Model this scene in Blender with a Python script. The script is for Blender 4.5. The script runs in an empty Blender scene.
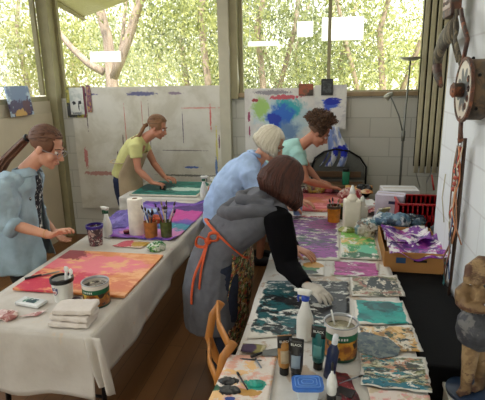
import bpy, bmesh, math, random
from mathutils import Vector, Matrix, noise, Quaternion
random.seed(7)
D=bpy.data; C=bpy.context.scene.collection
PI=math.pi
# ---------------------------------------------------------------- camera numbers
CH=1.85; FPX=470.; YAW=math.radians(10.7); PIT=math.radians(14.6); ROLL=math.radians(1.1)
Fv=Vector((-math.sin(YAW)*math.cos(PIT),math.cos(YAW)*math.cos(PIT),-math.sin(PIT)))
Rv=Vector((math.cos(YAW),math.sin(YAW),0)); Uv=Rv.cross(Fv)
R2=(Rv*math.cos(ROLL)-Uv*math.sin(ROLL)); U2=(Rv*math.sin(ROLL)+Uv*math.cos(ROLL))
CAMP=Vector((0,0,CH))
def ray(px,py): return Fv+R2*((px-242.5)/FPX)+U2*((200-py)/FPX)
def atz(px,py,z):
    d=ray(px,py); return CAMP+d*((z-CH)/d.z)
def aty(px,py,y):
    d=ray(px,py); return CAMP+d*(y/d.y)
def atx(px,py,x):
    d=ray(px,py); return CAMP+d*(x/d.x)
cam=D.objects.new('camera',D.cameras.new('camera')); C.objects.link(cam)
cam.matrix_world=Matrix(((R2.x,U2.x,-Fv.x,0),(R2.y,U2.y,-Fv.y,0),(R2.z,U2.z,-Fv.z,CH),(0,0,0,1)))
cam.data.sensor_fit='HORIZONTAL'; cam.data.sensor_width=36; cam.data.lens=36*FPX/485.; cam.data.clip_start=.05; cam.data.clip_end=200
bpy.context.scene.camera=cam
# ---------------------------------------------------------------- materials
def srgb(c):
    return tuple(((v/255.)/12.92 if v/255.<=.04045 else ((v/255.+.055)/1.055)**2.4) for v in c)+(1,)
class NT:
    def __init__(s,name):
        s.m=D.materials.new(name); s.m.use_nodes=True; s.t=s.m.node_tree; s.N=s.t.nodes; s.L=s.t.links
        s.b=s.N['Principled BSDF']; s.out=s.N['Material Output']
    def n(s,k,**kw):
        x=s.N.new(k)
        for a,v in kw.items(): setattr(x,a,v)
        return x
    def l(s,a,b): s.L.new(a,b)
    def math(s,op,a,b=None,c=None):
        x=s.n('ShaderNodeMath',operation=op)
        for i,v in enumerate((a,b,c)):
            if v is None: continue
            if isinstance(v,(int,float)): x.inputs[i].default_value=v
            else: s.l(v,x.inputs[i])
        return x.outputs[0]
    def mix(s,f,a,b):
        x=s.n('ShaderNodeMix',data_type='RGBA')
        for sock,v in ((x.inputs[0],f),(x.inputs[6],a),(x.inputs[7],b)):
            if isinstance(v,(int,float,tuple)): sock.default_value=v
            else: s.l(v,sock)
        return x.outputs[2]
    def step(s,v,lo,hi):
        x=s.n('ShaderNodeMapRange',interpolation_type='SMOOTHSTEP')
        s.l(v,x.inputs[0]); x.inputs[1].default_value=lo; x.inputs[2].default_value=hi
        return x.outputs[0]
    def coord(s): return s.n('ShaderNodeTexCoord').outputs['Object']
    def noise(s,co,scale,detail=4,stretch=(1,1,1),off=(0,0,0),rough=.55,dist=0):
        mp=s.n('ShaderNodeMapping'); s.l(co,mp.inputs[0]); mp.inputs['Scale'].default_value=stretch; mp.inputs['Location'].default_value=off
        x=s.n('ShaderNodeTexNoise'); s.l(mp.outputs[0],x.inputs['Vector']); x.inputs['Scale'].default_value=scale; x.inputs['Detail'].default_value=detail
        x.inputs['Roughness'].default_value=rough; x.inputs['Distortion'].default_value=dist
        return x.outputs[0]
    def bump(s,h,strength=.3,dist=.01):
        x=s.n('ShaderNodeBump'); x.inputs['Strength'].default_value=strength; x.inputs['Distance'].default_value=dist
        s.l(h,x.inputs['Height']); s.l(x.outputs[0],s.b.inputs['Normal'])
MC={}
def mat(name,col,rough=.6,metal=0,var=.12,scale=12,bump=.0,bs=60,stretch=(1,1,1),spec=None):
    if name in MC: return MC[name]
    k=NT(name); c=srgb(col); co=k.coord()
    n=k.noise(co,scale,4,stretch)
    d=tuple(v*(1-var) for v in c[:3])+(1,); e=tuple(min(1,v*(1+var)) for v in c[:3])+(1,)
    k.l(k.mix(k.step(n,.3,.7),d,e),k.b.inputs['Base Color'])
    k.b.inputs['Roughness'].default_value=rough; k.b.inputs['Metallic'].default_value=metal
    if spec is not None: k.b.inputs['Specular IOR Level'].default_value=spec
    if bump: k.bump(k.noise(co,bs,3,stretch),bump,.004)
    MC[name]=k.m; return k.m
def paint(name,base,layers,plane='xy',rough=.5,bump=.25,warp=.35,border=None):
    """abstract painted surface; layers=(rgb,scale,threshold,softness,(stretch),mask ellipse or None)"""
    k=NT(name); co=k.coord()
    sep=k.n('ShaderNodeSeparateXYZ'); k.l(co,sep.inputs[0])
    u=sep.outputs[0]; v=sep.outputs[1 if plane=='xy' else 2]
    if plane=='yz': u=sep.outputs[1]
    cur=srgb(base)
    for i,ly in enumerate(layers):
        col,sc,th,so,st=ly[:5]; mk=ly[5] if len(ly)>5 else None
        s3=(st[0],st[1],1) if plane=='xy' else ((st[0],1,st[1]) if plane=='xz' else (1,st[0],st[1]))
        n=k.noise(co,sc,8,s3,(i*3.7+1.3,i*5.1,i*2.3),.66,warp)
        if mk or th<.66: n=k.math('ADD',k.math('MULTIPLY',k.math('SUBTRACT',n,.5),1.9),.5)
        if mk:
            a=k.math('DIVIDE',k.math('SUBTRACT',u,mk[0]),mk[2]); b=k.math('DIVIDE',k.math('SUBTRACT',v,mk[1]),mk[3])
            r=k.math('SQRT',k.math('ADD',k.math('MULTIPLY',a,a),k.math('MULTIPLY',b,b)))
            n=k.math('ADD',n,k.math('MULTIPLY',k.math('SUBTRACT',1.,r),.85))
        f=k.step(n,th-so,th+so)
        cur=k.mix(f,cur,srgb(col))
    if border:
        e=k.math('MAXIMUM',k.math('DIVIDE',k.math('ABSOLUTE',u),border[0]),k.math('DIVIDE',k.math('ABSOLUTE',v),border[1]))
        e=k.math('ADD',e,k.math('MULTIPLY',k.math('SUBTRACT',k.noise(co,16,5,(1,1,1),(7,7,7)),.5),.35))
        cur=k.mix(k.step(e,.88,.93),cur,srgb((222,218,208)))
    k.l(cur,k.b.inputs['Base Color']) if not isinstance(cur,tuple) else setattr(k.b.inputs['Base Color'],'default_value',cur)
    k.b.inputs['Roughness'].default_value=rough
    if bump: k.bump(k.noise(co,70,4),bump,.003)
    return k.m
# ---------------------------------------------------------------- mesh builder
class MB:
    def __init__(s): s.v=[]; s.f=[]
    def add(s,vs,fs):
        o=len(s.v); s.v+= [Vector(p) for p in vs]; s.f+=[tuple(i+o for i in f) for f in fs]; return s
    def merge(s,o): return s.add(o.v,o.f)
    def xf(s,M):
        s.v=[M@p for p in s.v]; return s
    def box(s,c,d,M=None,bev=0):
        bm=bmesh.new(); bmesh.ops.create_cube(bm,size=1)
        for q in bm.verts: q.co=Vector((q.co.x*d[0],q.co.y*d[1],q.co.z*d[2]))
        if bev: bmesh.ops.bevel(bm,geom=list(bm.edges),offset=bev,segments=2,affect='EDGES',profile=.5)
        vs=[(M@q.co if M else q.co)+Vector(c) for q in bm.verts]; bm.verts.index_update()
        fs=[[q.index for q in f.verts] for f in bm.faces]; bm.free(); return s.add(vs,fs)
    def tube(s,pts,rad,n=12,lat=None,cap=True,close=False):
        """rad: floats or (a,b); a along lateral vector lat"""
        pts=[Vector(p) for p in pts]; N=len(pts)
        rad=list(rad) if isinstance(rad,(list,tuple)) and len(rad)==N else [rad]*N
        rings=[]; prev=None; vs=[]
        for i,p in enumerate(pts):
            t=(pts[min(i+1,N-1)]-pts[max(i-1,0)])
            if t.length<1e-9: t=Vector((0,0,1))
            t.normalize()
            if lat is not None: a=Vector(lat)-t*Vector(lat).dot(t)
            elif prev is not None: a=prev-t*prev.dot(t)
            else: a=t.orthogonal()
            if a.length<1e-6: a=t.orthogonal()
            a.normalize(); prev=a; b=t.cross(a)
            r=rad[i]; ra,rb=(r if isinstance(r,(tuple,list)) else (r,r))
            for j in range(n):
                g=2*PI*j/n; vs.append(p+a*(ra*math.cos(g))+b*(rb*math.sin(g)))
        fs=[]
        for i in range(N-1):
            for j in range(n): fs.append((i*n+j,i*n+(j+1)%n,(i+1)*n+(j+1)%n,(i+1)*n+j))
        if cap:
            fs.append(tuple(reversed(range(n)))); fs.append(tuple((N-1)*n+j for j in range(n)))
        return s.add(vs,fs)
    def ell(s,c,r,M=None,n=14,m=10):
        vs=[];fs=[]
        for i in range(m+1):
            th=PI*i/m
            for j in range(n):
                g=2*PI*j/n; p=Vector((r[0]*math.sin(th)*math.cos(g),r[1]*math.sin(th)*math.sin(g),r[2]*math.cos(th)))
                if M: p=M@p
                vs.append(p+Vector(c))
        for i in range(m):
            for j in range(n): fs.append((i*n+j,(i+1)*n+j,(i+1)*n+(j+1)%n,i*n+(j+1)%n))
        return s.add(vs,fs)
    def lathe(s,prof,c=(0,0,0),n=24,capb=True,capt=True,M=None,sx=1,sy=1):
        vs=[];fs=[]
        for r,z in prof:
            for j in range(n):
                g=2*PI*j/n; p=Vector((r*math.cos(g)*sx,r*math.sin(g)*sy,z))
                if M: p=M@p
                vs.append(p+Vector(c))
        for i in range(len(prof)-1):
            for j in range(n): fs.append((i*n+j,i*n+(j+1)%n,(i+1)*n+(j+1)%n,(i+1)*n+j))
        if capb: fs.append(tuple(reversed(range(n))))
        if capt: fs.append(tuple((len(prof)-1)*n+j for j in range(n)))
        return s.add(vs,fs)
    def prism(s,poly,h,M=None,c=(0,0,0)):
        """2D polygon (x,y) extruded h along z"""
        n=len(poly); vs=[Vector((x,y,0)) for x,y in poly]+[Vector((x,y,h)) for x,y in poly]
        vs=[(M@p if M else p)+Vector(c) for p in vs]
        fs=[tuple(reversed(range(n))),tuple(range(n,2*n))]+[(i,(i+1)%n,n+(i+1)%n,n+i) for i in range(n)]
        return s.add(vs,fs)
    def grid(s,fn,nu,nv):
        vs=[fn(i/nu,j/nv) for j in range(nv+1) for i in range(nu+1)]
        fs=[(j*(nu+1)+i,j*(nu+1)+i+1,(j+1)*(nu+1)+i+1,(j+1)*(nu+1)+i) for j in range(nv) for i in range(nu)]
        return s.add(vs,fs)
    def build(s,name,m=None,parent=None,smooth=True,origin=None,solid=0,remesh=0,sm=0,angle=None,disp=None):
        me=D.meshes.new(name); og=Vector(origin) if origin is not None else Vector((0,0,0))
        me.from_pydata([p-og for p in s.v],[],s.f); me.validate(); me.update()
        o=D.objects.new(name,me); C.objects.link(o)
        if remesh:
            r=o.modifiers.new('r','REMESH'); r.mode='VOXEL'; r.voxel_size=remesh
            if sm:
                q=o.modifiers.new('s','SMOOTH'); q.factor=.5; q.iterations=sm
            dg=bpy.context.evaluated_depsgraph_get(); dg.update()
            me2=D.meshes.new_from_object(o.evaluated_get(dg)); o.modifiers.clear(); o.data=me2; D.meshes.remove(me); me=me2; me.name=name
        if disp:
            nn=[v.normal.copy() for v in me.vertices]
            for v,q in zip(me.vertices,nn): v.co+=q*disp(v.co)
        if solid:
            q=o.modifiers.new('solid','SOLIDIFY'); q.thickness=solid; q.offset=-1
        if m: me.materials.clear(); me.materials.append(m)
        if smooth:
            for p in me.polygons: p.use_smooth=True
            if angle:
                try:
                    bm=bmesh.new(); bm.from_mesh(me)
                    for e in bm.edges:
                        if len(e.link_faces)==2 and e.calc_face_angle(0)>math.radians(angle): e.smooth=False
                    bm.to_mesh(me); bm.free()
                except Exception: pass
        if origin is not None and parent is None: o.location=og
        if parent is not None: o.parent=parent
        return o
def tag(o,label=None,cat=None,group=None,kind=None):
    if label: o['label']=label
    if cat: o['category']=cat
    if group: o['group']=group
    if kind: o['kind']=kind
    return o
def thing(name,label,cat,loc,rz=0,group=None):
    o=D.objects.new(name,None); C.objects.link(o); o.location=loc; o.rotation_euler=(0,0,rz); o.empty_display_size=.05
    return tag(o,label,cat,group)
def struct(name,mb,m,smooth=False,**k):
    return tag(mb.build(name,m,smooth=smooth,**k),kind='structure')
def zrot(d): return Matrix.Rotation(math.radians(d),3,'Z')
def copy_tree(o,parent=None):
    c=o.copy(); C.objects.link(c); c.parent=parent
    for ch in [q for q in D.objects if q.parent==o]: copy_tree(ch,c)
    return c
# ================================================================= THE ROOM
YB=5.10; XL=-3.17; XR=.69; YN=3.13; SILL=1.655; CZ=3.05; HEAD=2.92
T=.73
def brickmat(name,a,b,mortar,rot=None,bumps=.35):
    k=NT(name); co=k.coord()
    mp=k.n('ShaderNodeMapping'); k.l(co,mp.inputs[0])
    if rot=='x': mp.inputs['Rotation'].default_value=(PI/2,0,0)
    if rot=='y':
        mp.inputs['Rotation'].default_value=(0,0,-PI/2)
        m2=k.n('ShaderNodeMapping'); k.l(mp.outputs[0],m2.inputs[0]); m2.inputs['Rotation'].default_value=(PI/2,0,0); mp=m2
    br=k.n('ShaderNodeTexBrick'); k.l(mp.outputs[0],br.inputs['Vector'])
    br.inputs['Scale'].default_value=1; br.inputs['Brick Width'].default_value=.406; br.inputs['Row Height'].default_value=.203
    br.inputs['Mortar Size'].default_value=.006; br.inputs['Mortar Smooth'].default_value=.4
    br.inputs['Color1'].default_value=srgb(a); br.inputs['Color2'].default_value=srgb(b); br.inputs['Mortar'].default_value=srgb(mortar)
    k.l(br.outputs['Color'],k.b.inputs['Base Color']); k.b.inputs['Roughness'].default_value=.7
    h=k.math('ADD',k.math('MULTIPLY',br.outputs['Fac'],-1.),k.math('MULTIPLY',k.noise(co,60,4),.25))
    k.bump(h,bumps,.006); return k.m
m_back=brickmat('painted_block_back',(196,194,184),(202,200,190),(176,174,164),'x')
m_right=brickmat('painted_block_right',(226,230,234),(223,227,231),(212,214,217),'y',.12)
m_left=mat('beige_wall_paint',(190,178,154),.75,var=.05,scale=2,bump=.1)
# floor boards
k=NT('dark_timber_floor'); co=k.coord(); br=k.n('ShaderNodeTexBrick'); 
mp=k.n('ShaderNodeMapping'); k.l(co,mp.inputs[0]); mp.inputs['Rotation'].default_value=(0,0,PI/2); k.l(mp.outputs[0],br.inputs['Vector'])
br.inputs['Scale'].default_value=1; br.inputs['Brick Width'].default_value=1.9; br.inputs['Row Height'].default_value=.11; br.inputs['Mortar Size'].default_value=.0015
br.inputs['Color1'].default_value=srgb((134,92,52)); br.inputs['Color2'].default_value=srgb((116,78,44)); br.inputs['Mortar'].default_value=srgb((40,26,16))
gn=k.noise(co,5,5,(14,1,1)); k.l(k.mix(k.math('MULTIPLY',gn,.35),br.outputs['Color'],srgb((92,60,34))),k.b.inputs['Base Color'])
k.b.inputs['Roughness'].default_value=.42; m_floor=k.m
struct('floor',MB().box((-.6,1.3,-.05),(5.6,8.4,.1)),m_floor)
struct('ceiling',MB().box((-.6,1.3,CZ+.05),(5.6,8.4,.1)),mat('ceiling_white',(225,222,212),.8,var=.03))
m_trim=mat('window_trim_olive',(150,142,108),.5,var=.08,scale=8)
m_trimw=mat('window_post_cream',(186,180,160),.5,var=.05,scale=8)
# back wall, low part and head
w=MB().box(((XL+2.05)/2,YB+.09,SILL/2),(2.05-XL,.18,SILL)); w.box(((XL+2.05)/2,YB+.09,(HEAD+CZ)/2),(2.05-XL,.18,CZ-HEAD)); w.box((1.6,YB+.09,(SILL+HEAD)/2),(.9,.18,HEAD-SILL))
struct('wall_back',w,m_back)
# left wall with its long window
w=MB().box((XL-.09,1.3,SILL/2-.01),(.18,7.96,SILL-.02)); w.box((XL-.09,1.3,(HEAD+CZ)/2),(.18,7.96,CZ-HEAD)); w.box((XL-.09,-2.5,(SILL+HEAD)/2),(.18,.36,HEAD-SILL))
struct('wall_left',w,m_left)
# right wall stops at Y=3.13, then the room widens
w=MB().box((XR+.10,(YN-2.7)/2,CZ/2),(.20,YN+2.7,CZ))
struct('wall_right',w,m_right)
w=MB().box((1.47,YN-.1,CZ/2),(1.16,.2,CZ)); w.box((2.0,(YN+YB)/2,CZ/2),(.1,YB-YN,CZ)); struct('wall_nook',w,m_back)
# rear wall with a wide unseen opening, added behind the camera to let in light
w=MB().box((-2.6,-2.75,CZ/2),(.9,.1,CZ)); w.box((.35,-2.75,CZ/2),(.9,.1,CZ)); w.box((-1.1,-2.75,2.68),(2.1,.1,.74)); struct('wall_rear',w,m_left)
# window glass
k=NT('window_glass'); k.N.remove(k.b); tr=k.n('ShaderNodeBsdfTransparent'); gl=k.n('ShaderNodeBsdfGlossy'); gl.inputs['Roughness'].default_value=.01
lw=k.n('ShaderNodeFresnel'); lw.inputs[0].default_value=1.45; mx=k.n('ShaderNodeMixShader'); k.l(k.math('MULTIPLY',lw.outputs[0],.22),mx.inputs[0]); k.l(tr.outputs[0],mx.inputs[1]); k.l(gl.outputs[0],mx.inputs[2]); k.l(mx.outputs[0],k.out.inputs[0])
m_glass=k.m
def window(n,x0,x1,y,mull,kind='back'):
    cx=(x0+x1)/2; fr=MB()
    fw=.035
    if kind=='back':
        fr.box((cx,y,SILL+.02),(x1-x0,.09,.05)); fr.box((cx,y,HEAD-.02),(x1-x0,.07,.04))
        for q in (x0+fw/2,x1-fw/2)+tuple(mull): fr.box((q,y,(SILL+HEAD)/2),(fw,.05,HEAD-SILL-.08))
        g=MB().box((cx,y+.005,(SILL+HEAD)/2),(x1-x0-.04,.004,HEAD-SILL-.08))
    else:
        fr.box((y,cx,SILL+.005),(.09,x1-x0,.05)); fr.box((y,cx,HEAD-.02),(.07,x1-x0,.04))
        for q in (x0+fw/2,x1-fw/2)+tuple(mull): fr.box((y,q,(SILL+HEAD)/2),(.05,fw,HEAD-SILL-.08))
        g=MB().box((y-.005,cx,(SILL+HEAD)/2),(.004,x1-x0-.04,HEAD-SILL-.08))
    f=struct('window_%d'%n,fr,m_trim)
    g.build('glass',m_glass,f,smooth=False)
window(1,-3.08,-1.17,YB+.06,())
window(2,-.975,.90,YB+.06,(-.035,))
window(3,-2.3,4.98,XL-.05,(-.4,1.5,3.3),'left')
# sill boards and posts
struct('trim_1',MB().box((-.04,YB-.015,SILL+.01),(1.9,.06,.045),bev=.004),mat('sill_brown',(150,128,96),.5))
p=MB(); p.box((-3.145,YB-.02,1.5),(.13,.14,3.0)); struct('trim_2',p,m_trim)
p=MB(); p.box((-1.115,YB-.03,1.5),(.115,.14,3.0),bev=.004); struct('trim_3',p,m_trimw)
p=MB(); p.box((-1.02,YB+.0,2.33),(.08,.12,1.4)); struct('trim_4',p,m_trim)
# paint splashed boards fixed on the back wall
ty=YB-.045
def board(name,label,cat,x0,x1,z0,z1,y,m,th=.012,group=None):
    o=MB().box((0,0,0),(x1-x0,th,z1-z0),bev=.002).build(name,m,smooth=False); o.location=((x0+x1)/2,y,(z0+z1)/2); tag(o,label,cat,group); return o
DK=(70,60,70)
m_b1=paint('splashed_panel',(212,208,197),[
 ((192,186,170),3,.55,.25,(1,1)),
 ((176,130,122),30,.66,.06,(1,.5),(-.62,-.28,.26,.03)),((184,120,116),26,.70,.06,(1,1),(-.78,-.1,.03,.16)),
 ((110,98,100),40,.62,.05,(1,1),(-.72,.38,.007,.2)),((184,120,110),40,.6,.06,(1,1),(-.05,.42,.005,.16)),((140,124,118),40,.6,.06,(1,1),(.03,.2,.005,.4)),((96,80,84),40,.62,.05,(1,1),(-.30,.1,.008,.08)),((96,80,84),40,.62,.05,(1,1),(-.38,-.05,.008,.06)),
 ((196,120,110),40,.55,.06,(1,1),(-.26,.25,.005,.3)),((206,130,118),40,.55,.06,(1,1),(.62,.47,.22,.006)),
 ((206,112,104),40,.58,.06,(1,1),(.74,.36,.010,.16)),((110,104,112),40,.6,.06,(1,1),(.42,.25,.006,.2)),((130,122,120),40,.6,.06,(1,1),(.42,.0,.3,.007)),
 ((80,104,166),40,.6,.06,(1,1),(.50,-.19,.11,.014)),((112,112,104),40,.58,.06,(1,1),(.44,-.285,.36,.012)),((206,196,120),40,.58,.06,(1,1),(.80,-.05,.012,.32)),
 ((96,122,170),40,.58,.06,(1,1),(.79,-.2,.016,.12)),((96,96,136),60,.72,.05,(1,1),(-.05,.63,.22,.03)),((106,98,136),60,.74,.05,(1,1),(-.7,.63,.16,.02)),
 ((140,124,140),60,.72,.05,(1,1),(.35,.63,.1,.02)),((120,90,112),50,.66,.05,(1,1),(.83,.1,.010,.1))],'xz')
board('painting_board','long white board with dripped paint marks behind the girl in yellow','board',-2.93,-1.135,.36,1.775,ty,m_b1)
m_b2=paint('cloud_board',(224,220,214),[
 ((208,202,198),4,.55,.2,(1,1)),((182,204,212),8,.55,.3,(1,1),(-.04,.06,.30,.24)),((160,196,110),14,.6,.25,(1,1),(-.27,.18,.10,.12)),((60,166,176),10,.6,.25,(1,1),(.03,.18,.15,.12)),
 ((44,104,196),10,.6,.2,(1,1),(-.06,.10,.16,.13)),((26,56,170),12,.62,.12,(1,1),(-.13,.07,.08,.07)),((110,140,180),10,.7,.3,(1,1),(.03,-.06,.13,.13)),((224,224,226),16,.70,.06,(1,1)),
 ((156,70,104),40,.66,.05,(1,1),(-.400,.10,.016,.07)),((160,70,104),40,.66,.05,(1,1),(-.395,-.06,.010,.07)),((200,90,104),40,.70,.05,(1,1),(-.02,.30,.2,.03)),((160,60,70),30,.66,.05,(1,1),(-.33,.27,.04,.02)),((150,144,150),60,.74,.05,(1,1),(-.15,.35,.25,.03))],'xz')
board('painting_board','white board with a blue, teal and green paint cloud on the back wall','board',-.91,-.02,.95,1.735,YB-.05,m_b2)
m_b3=paint('blue_sheet',(224,222,216),[((200,198,200),5,.55,.15,(1,1)),((70,100,206),14,.56,.15,(.6,1.6),(.0,.0,.10,.11)),((25,45,170),18,.56,.1,(.6,1.6),(.02,.06,.09,.04)),((225,222,220),18,.6,.06,(.4,2),(.06,-.06,.1,.08))],'xz')
board('painting_sheet','white paper with a blue brushed patch pinned beside the blue cloud board','painting',-.17,.155,1.31,1.76,YB-.066,m_b3,.004)
board('postcard','small brown and red picture card standing on the cloud board top','picture card',-.335,-.185,1.655,1.775,YB-.07,paint('card_brown',(120,84,62),[((160,84,60),9,.5,.1,(1,2)),((70,60,50),14,.6,.05,(1,1))],'xz'),.006)
c=thing('picture_frame','small black framed picture leaning at the top of the blue brushed paper','picture frame',(-.045,YB-.075,1.65))
MB().box((0,0,.09),(.12,.015,.165),bev=.003).build('frame',mat('black_gloss',(22,22,24),.35),c,smooth=False)
MB().box((0,-.009,.095),(.09,.003,.12)).build('picture',paint('dark_pic',(44,46,50),[((84,88,90),22,.55,.1,(1,1))],'xz'),c,smooth=False)
# left corner bits: pale board, leaning canvas, taped face drawing
m_pale=mat('pale_board',(196,182,156),.6,var=.05,scale=3)
o=MB().box((0,0,0),(.015,.95,1.50),bev=.002).build('plywood_sheet',m_pale,smooth=False); o.location=(XL+.02,4.50,.755); tag(o,'pale beige plywood sheet standing against the left wall near the corner','board')
m_can=paint('corner_canvas',(168,186,200),[((70,60,90),22,.5,.06,(1,1),(0,-.06,.2,.12)),((190,150,80),26,.6,.05,(1,1),(-.02,-.12,.12,.05)),((90,60,70),30,.5,.05,(1,1),(.08,-.05,.06,.09)),((110,130,160),20,.55,.1,(1,1),(0,.1,.2,.1))],'yz')
o=MB().box((0,0,0),(.02,.36,.30),bev=.003).build('painted_canvas',m_can,smooth=False); o.location=(XL+.045,4.40,1.66); o.rotation_euler=(0,math.radians(-7),0); tag(o,'small canvas with pale sky and dark figures leaning on the left window sill','painting')
m_fd=paint('face_drawing',(214,214,206),[((170,176,170),7,.55,.2,(1,1)),((30,32,36),60,.5,.03,(1,1),(-.035,-.02,.022,.022)),((30,32,36),60,.5,.03,(1,1),(.04,-.015,.02,.02)),((40,42,46),60,.5,.03,(1,1),(.02,-.06,.008,.04)),((120,124,126),40,.5,.04,(1,1),(.0,-.135,.06,.01))],'xz')
board('drawing_backing','yellow and brown painted card behind the face drawing in the corner','picture card',-2.985,-2.745,1.44,1.79,YB-.058,paint('yellow_card',(170,160,70),[((110,110,50),14,.5,.1,(1,1)),((120,60,80),22,.55,.06,(1,1),(.1,.0,.03,.2)),((60,60,60),30,.62,.05,(1,1),(-.05,-.1,.12,.1))],'xz'),.006)
board('face_drawing','white paper with a simple face of two dark eyes taped in the corner','drawing',-2.935,-2.765,1.475,1.775,YB-.068,m_fd,.004)
board('paper_strip','narrow red and purple stained paper strip right of the face drawing','paper',-2.73,-2.675,1.50,1.80,YB-.06,paint('strip_red',(150,110,110),[((110,60,90),30,.5,.08,(1,1)),((190,150,80),30,.6,.05,(1,1))],'xz'),.004)
# hanging painted cloth beside the blue sheet
m_hc=paint('blue_white_cloth',(216,220,226),[((130,150,205),7,.5,.12,(2.5,.7)),((25,45,190),16,.5,.08,(1,1),(.07,-.05,.075,.06)),((40,60,160),20,.5,.1,(1,1),(-.07,-.13,.04,.06))],'xz')
mb=MB().grid(lambda u,v:Vector(((u-.5)*(.10+.20*(1-v))+.04*math.sin(v*5)+.03*v, .012*math.sin(u*15)*(1-v*.6),(v-.5)*.42)),18,18)
o=mb.build('hanging_cloth',m_hc,solid=.003); o.location=(.045,YB-.10,1.13); tag(o,'crumpled white cloth streaked with blue hanging on the back wall before the curly haired woman','cloth')
# vertical blinds at the right end of the back window
m_slat=mat('cream_slat',(222,214,184),.6,var=.05); m_drk=mat('dark_green_fabric',(56,54,34),.8,var=.1)
vb=thing('vertical_blind','cream vertical slats with dark gaps at the right end of the back window','blind',(1.02,4.9,2.95))
MB().box((0,0,-.02),(.42,.05,.035)).build('headrail',m_slat,vb,smooth=False)
for i in range(7):
    q=MB().grid(lambda u,v,i=i:Vector((-.165+i*.058+(u-.5)*.046,-.022+.02*(u-.5)+.004*math.cos((u-.5)*PI),-.03-v*2.03)),4,6).build('slat',m_slat,vb,solid=.002)
MB().grid(lambda u,v:Vector((-.19+u*.43,.02+.014*math.sin(u*44),-.03-v*1.97)),60,4).build('backing_curtain',m_drk,vb,solid=.002)
# conduit and wire loops on the right wall
m_wire=mat('grey_wire',(150,150,150),.5,.3)
# paint drip stain boards on right wall corner
# ================================================================= OUTSIDE
k=NT('grass_ground'); co=k.coord(); k.l(k.mix(k.step(k.noise(co,.6,5),.35,.65),srgb((150,158,90)),srgb((196,190,140))),k.b.inputs['Base Color']); k.b.inputs['Roughness'].default_value=.9; m_gr=k.m
struct('ground',MB().box((0,25,-.6),(90,70,.2)).box((-30,0,-.6),(50,60,.2)),m_gr)
def leafmat(name,a,b,tr=.5):
    k=NT(name); k.b.inputs['Roughness'].default_value=.55
    oi=k.n('ShaderNodeNewGeometry'); c=k.mix(oi.outputs['Random Per Island'],srgb(a),srgb(b)); k.l(c,k.b.inputs['Base Color'])
    t=k.n('ShaderNodeBsdfTranslucent'); k.l(c,t.inputs[0]); mx=k.n('ShaderNodeMixShader'); mx.inputs[0].default_value=tr
    k.l(k.b.outputs[0],mx.inputs[1]); k.l(t.outputs[0],mx.inputs[2]); k.l(mx.outputs[0],k.out.inputs[0]); return k.m
LM=[leafmat('leaf_green',(132,142,80),(216,216,142)),leafmat('leaf_yellow',(190,194,120),(240,232,176)),leafmat('leaf_dark',(112,124,88),(188,192,140)),leafmat('leaf_pale',(180,190,136),(232,232,196))]
m_bark=mat('bark_grey_brown',(172,152,136),.85,var=.3,scale=9,bump=.5,bs=14,stretch=(1,1,.3))
def leaves(center,rad,n,size,rng,clumps=30):
    mb=MB(); cs=[]
    for _ in range(clumps):
        while 1:
            q=Vector((rng.uniform(-1,1),rng.uniform(-1,1),rng.uniform(-1,1)))
            if q.length<1: break
        cs.append((Vector((q.x*rad[0],q.y*rad[1],q.z*rad[2])),rng.uniform(.22,.42)))
    for _ in range(int(n*1.0)):
        c,r=rng.choice(cs)
        p=Vector(center)+c+Vector((rng.gauss(0,1)*rad[0],rng.gauss(0,1)*rad[1],rng.gauss(0,1)*rad[2]))*r*.6
        a=Vector((rng.gauss(0,1),rng.gauss(0,1),rng.gauss(0,1)-.6)).normalized(); b=a.orthogonal().normalized()
        s=size*.62*rng.uniform(.6,1.4)
        mb.add([p-a*s,p+b*s*.36,p+a*s,p-b*s*.36],[(0,1,2,3)])
    return mb
def tree(name,label,base,trunks,crown,rad,n,size,lm,seed,group=None,clumps=30):
    rng=random.Random(seed); t=thing(name,label,'tree' if 'tree' in name else 'shrub',base,0,group)
    b=Vector(base)
    for pts,rr in trunks:
        MB().tube([Vector(p)-b for p in pts],rr,10).build('trunk',m_bark,t,disp=lambda p:.02*noise.noise(p*6))
    leaves(Vector(crown)-b,rad,n,size,rng,clumps).build('foliage',LM[lm],t,smooth=False)
    return t
P=lambda x,y,d:tuple(aty(x,y,d))
G0=-.5
# big forked tree seen through the left part of the back window
fk=Vector(P(112,78,9)); g=(fk.x,9,G0)
tree('gum_tree','large forked tree with pale mottled trunks behind the left back window',g,
 [([g,(fk.x,9,.8),fk,P(108,40,9),P(98,5,9),P(92,-30,9)],[.20,.15,.12,.10,.09,.08]),
  ([fk,P(122,58,9),P(131,30,9),P(140,2,9),P(150,-30,9)],[.12,.09,.09,.085,.08]),
  ([P(104,72,9),P(88,63,9),P(72,48,9),P(60,34,9),P(46,14,9),P(34,-14,9)],[.075,.07,.06,.055,.05,.045]),
  ([P(118,70,9.2),P(121,50,9.3),P(124,25,9.4),P(126,0,9.5)],[.06,.05,.045,.04])],
 P(105,-20,9.5),(3.6,1.6,1.15),5200,.075,0,3,clumps=40)
specs=[(20,30,11,(2.6,1.5,1.7),5200,.085,0),(-60,40,10,(2.4,2.2,1.8),4200,.10,1),(75,62,13,(2.6,1.4,1.2),4200,.10,1),(185,42,11,(2.1,1.3,1.6),5600,.085,3),(160,70,14,(2.4,1.5,1.2),3800,.10,1),
       (205,15,9,(1.3,1.0,1.2),2600,.07,0),(262,28,10,(2.2,1.3,1.5),6500,.08,2),(300,55,12,(2.4,1.4,1.5),4800,.09,2),(345,62,11,(1.8,1.2,1.2),3800,.085,3),(385,30,10,(1.7,1.3,1.7),5200,.08,0),(420,60,13,(2.2,1.5,1.4),3600,.1,1),(240,75,15,(3,1.5,1.0),3200,.1,3)]
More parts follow.
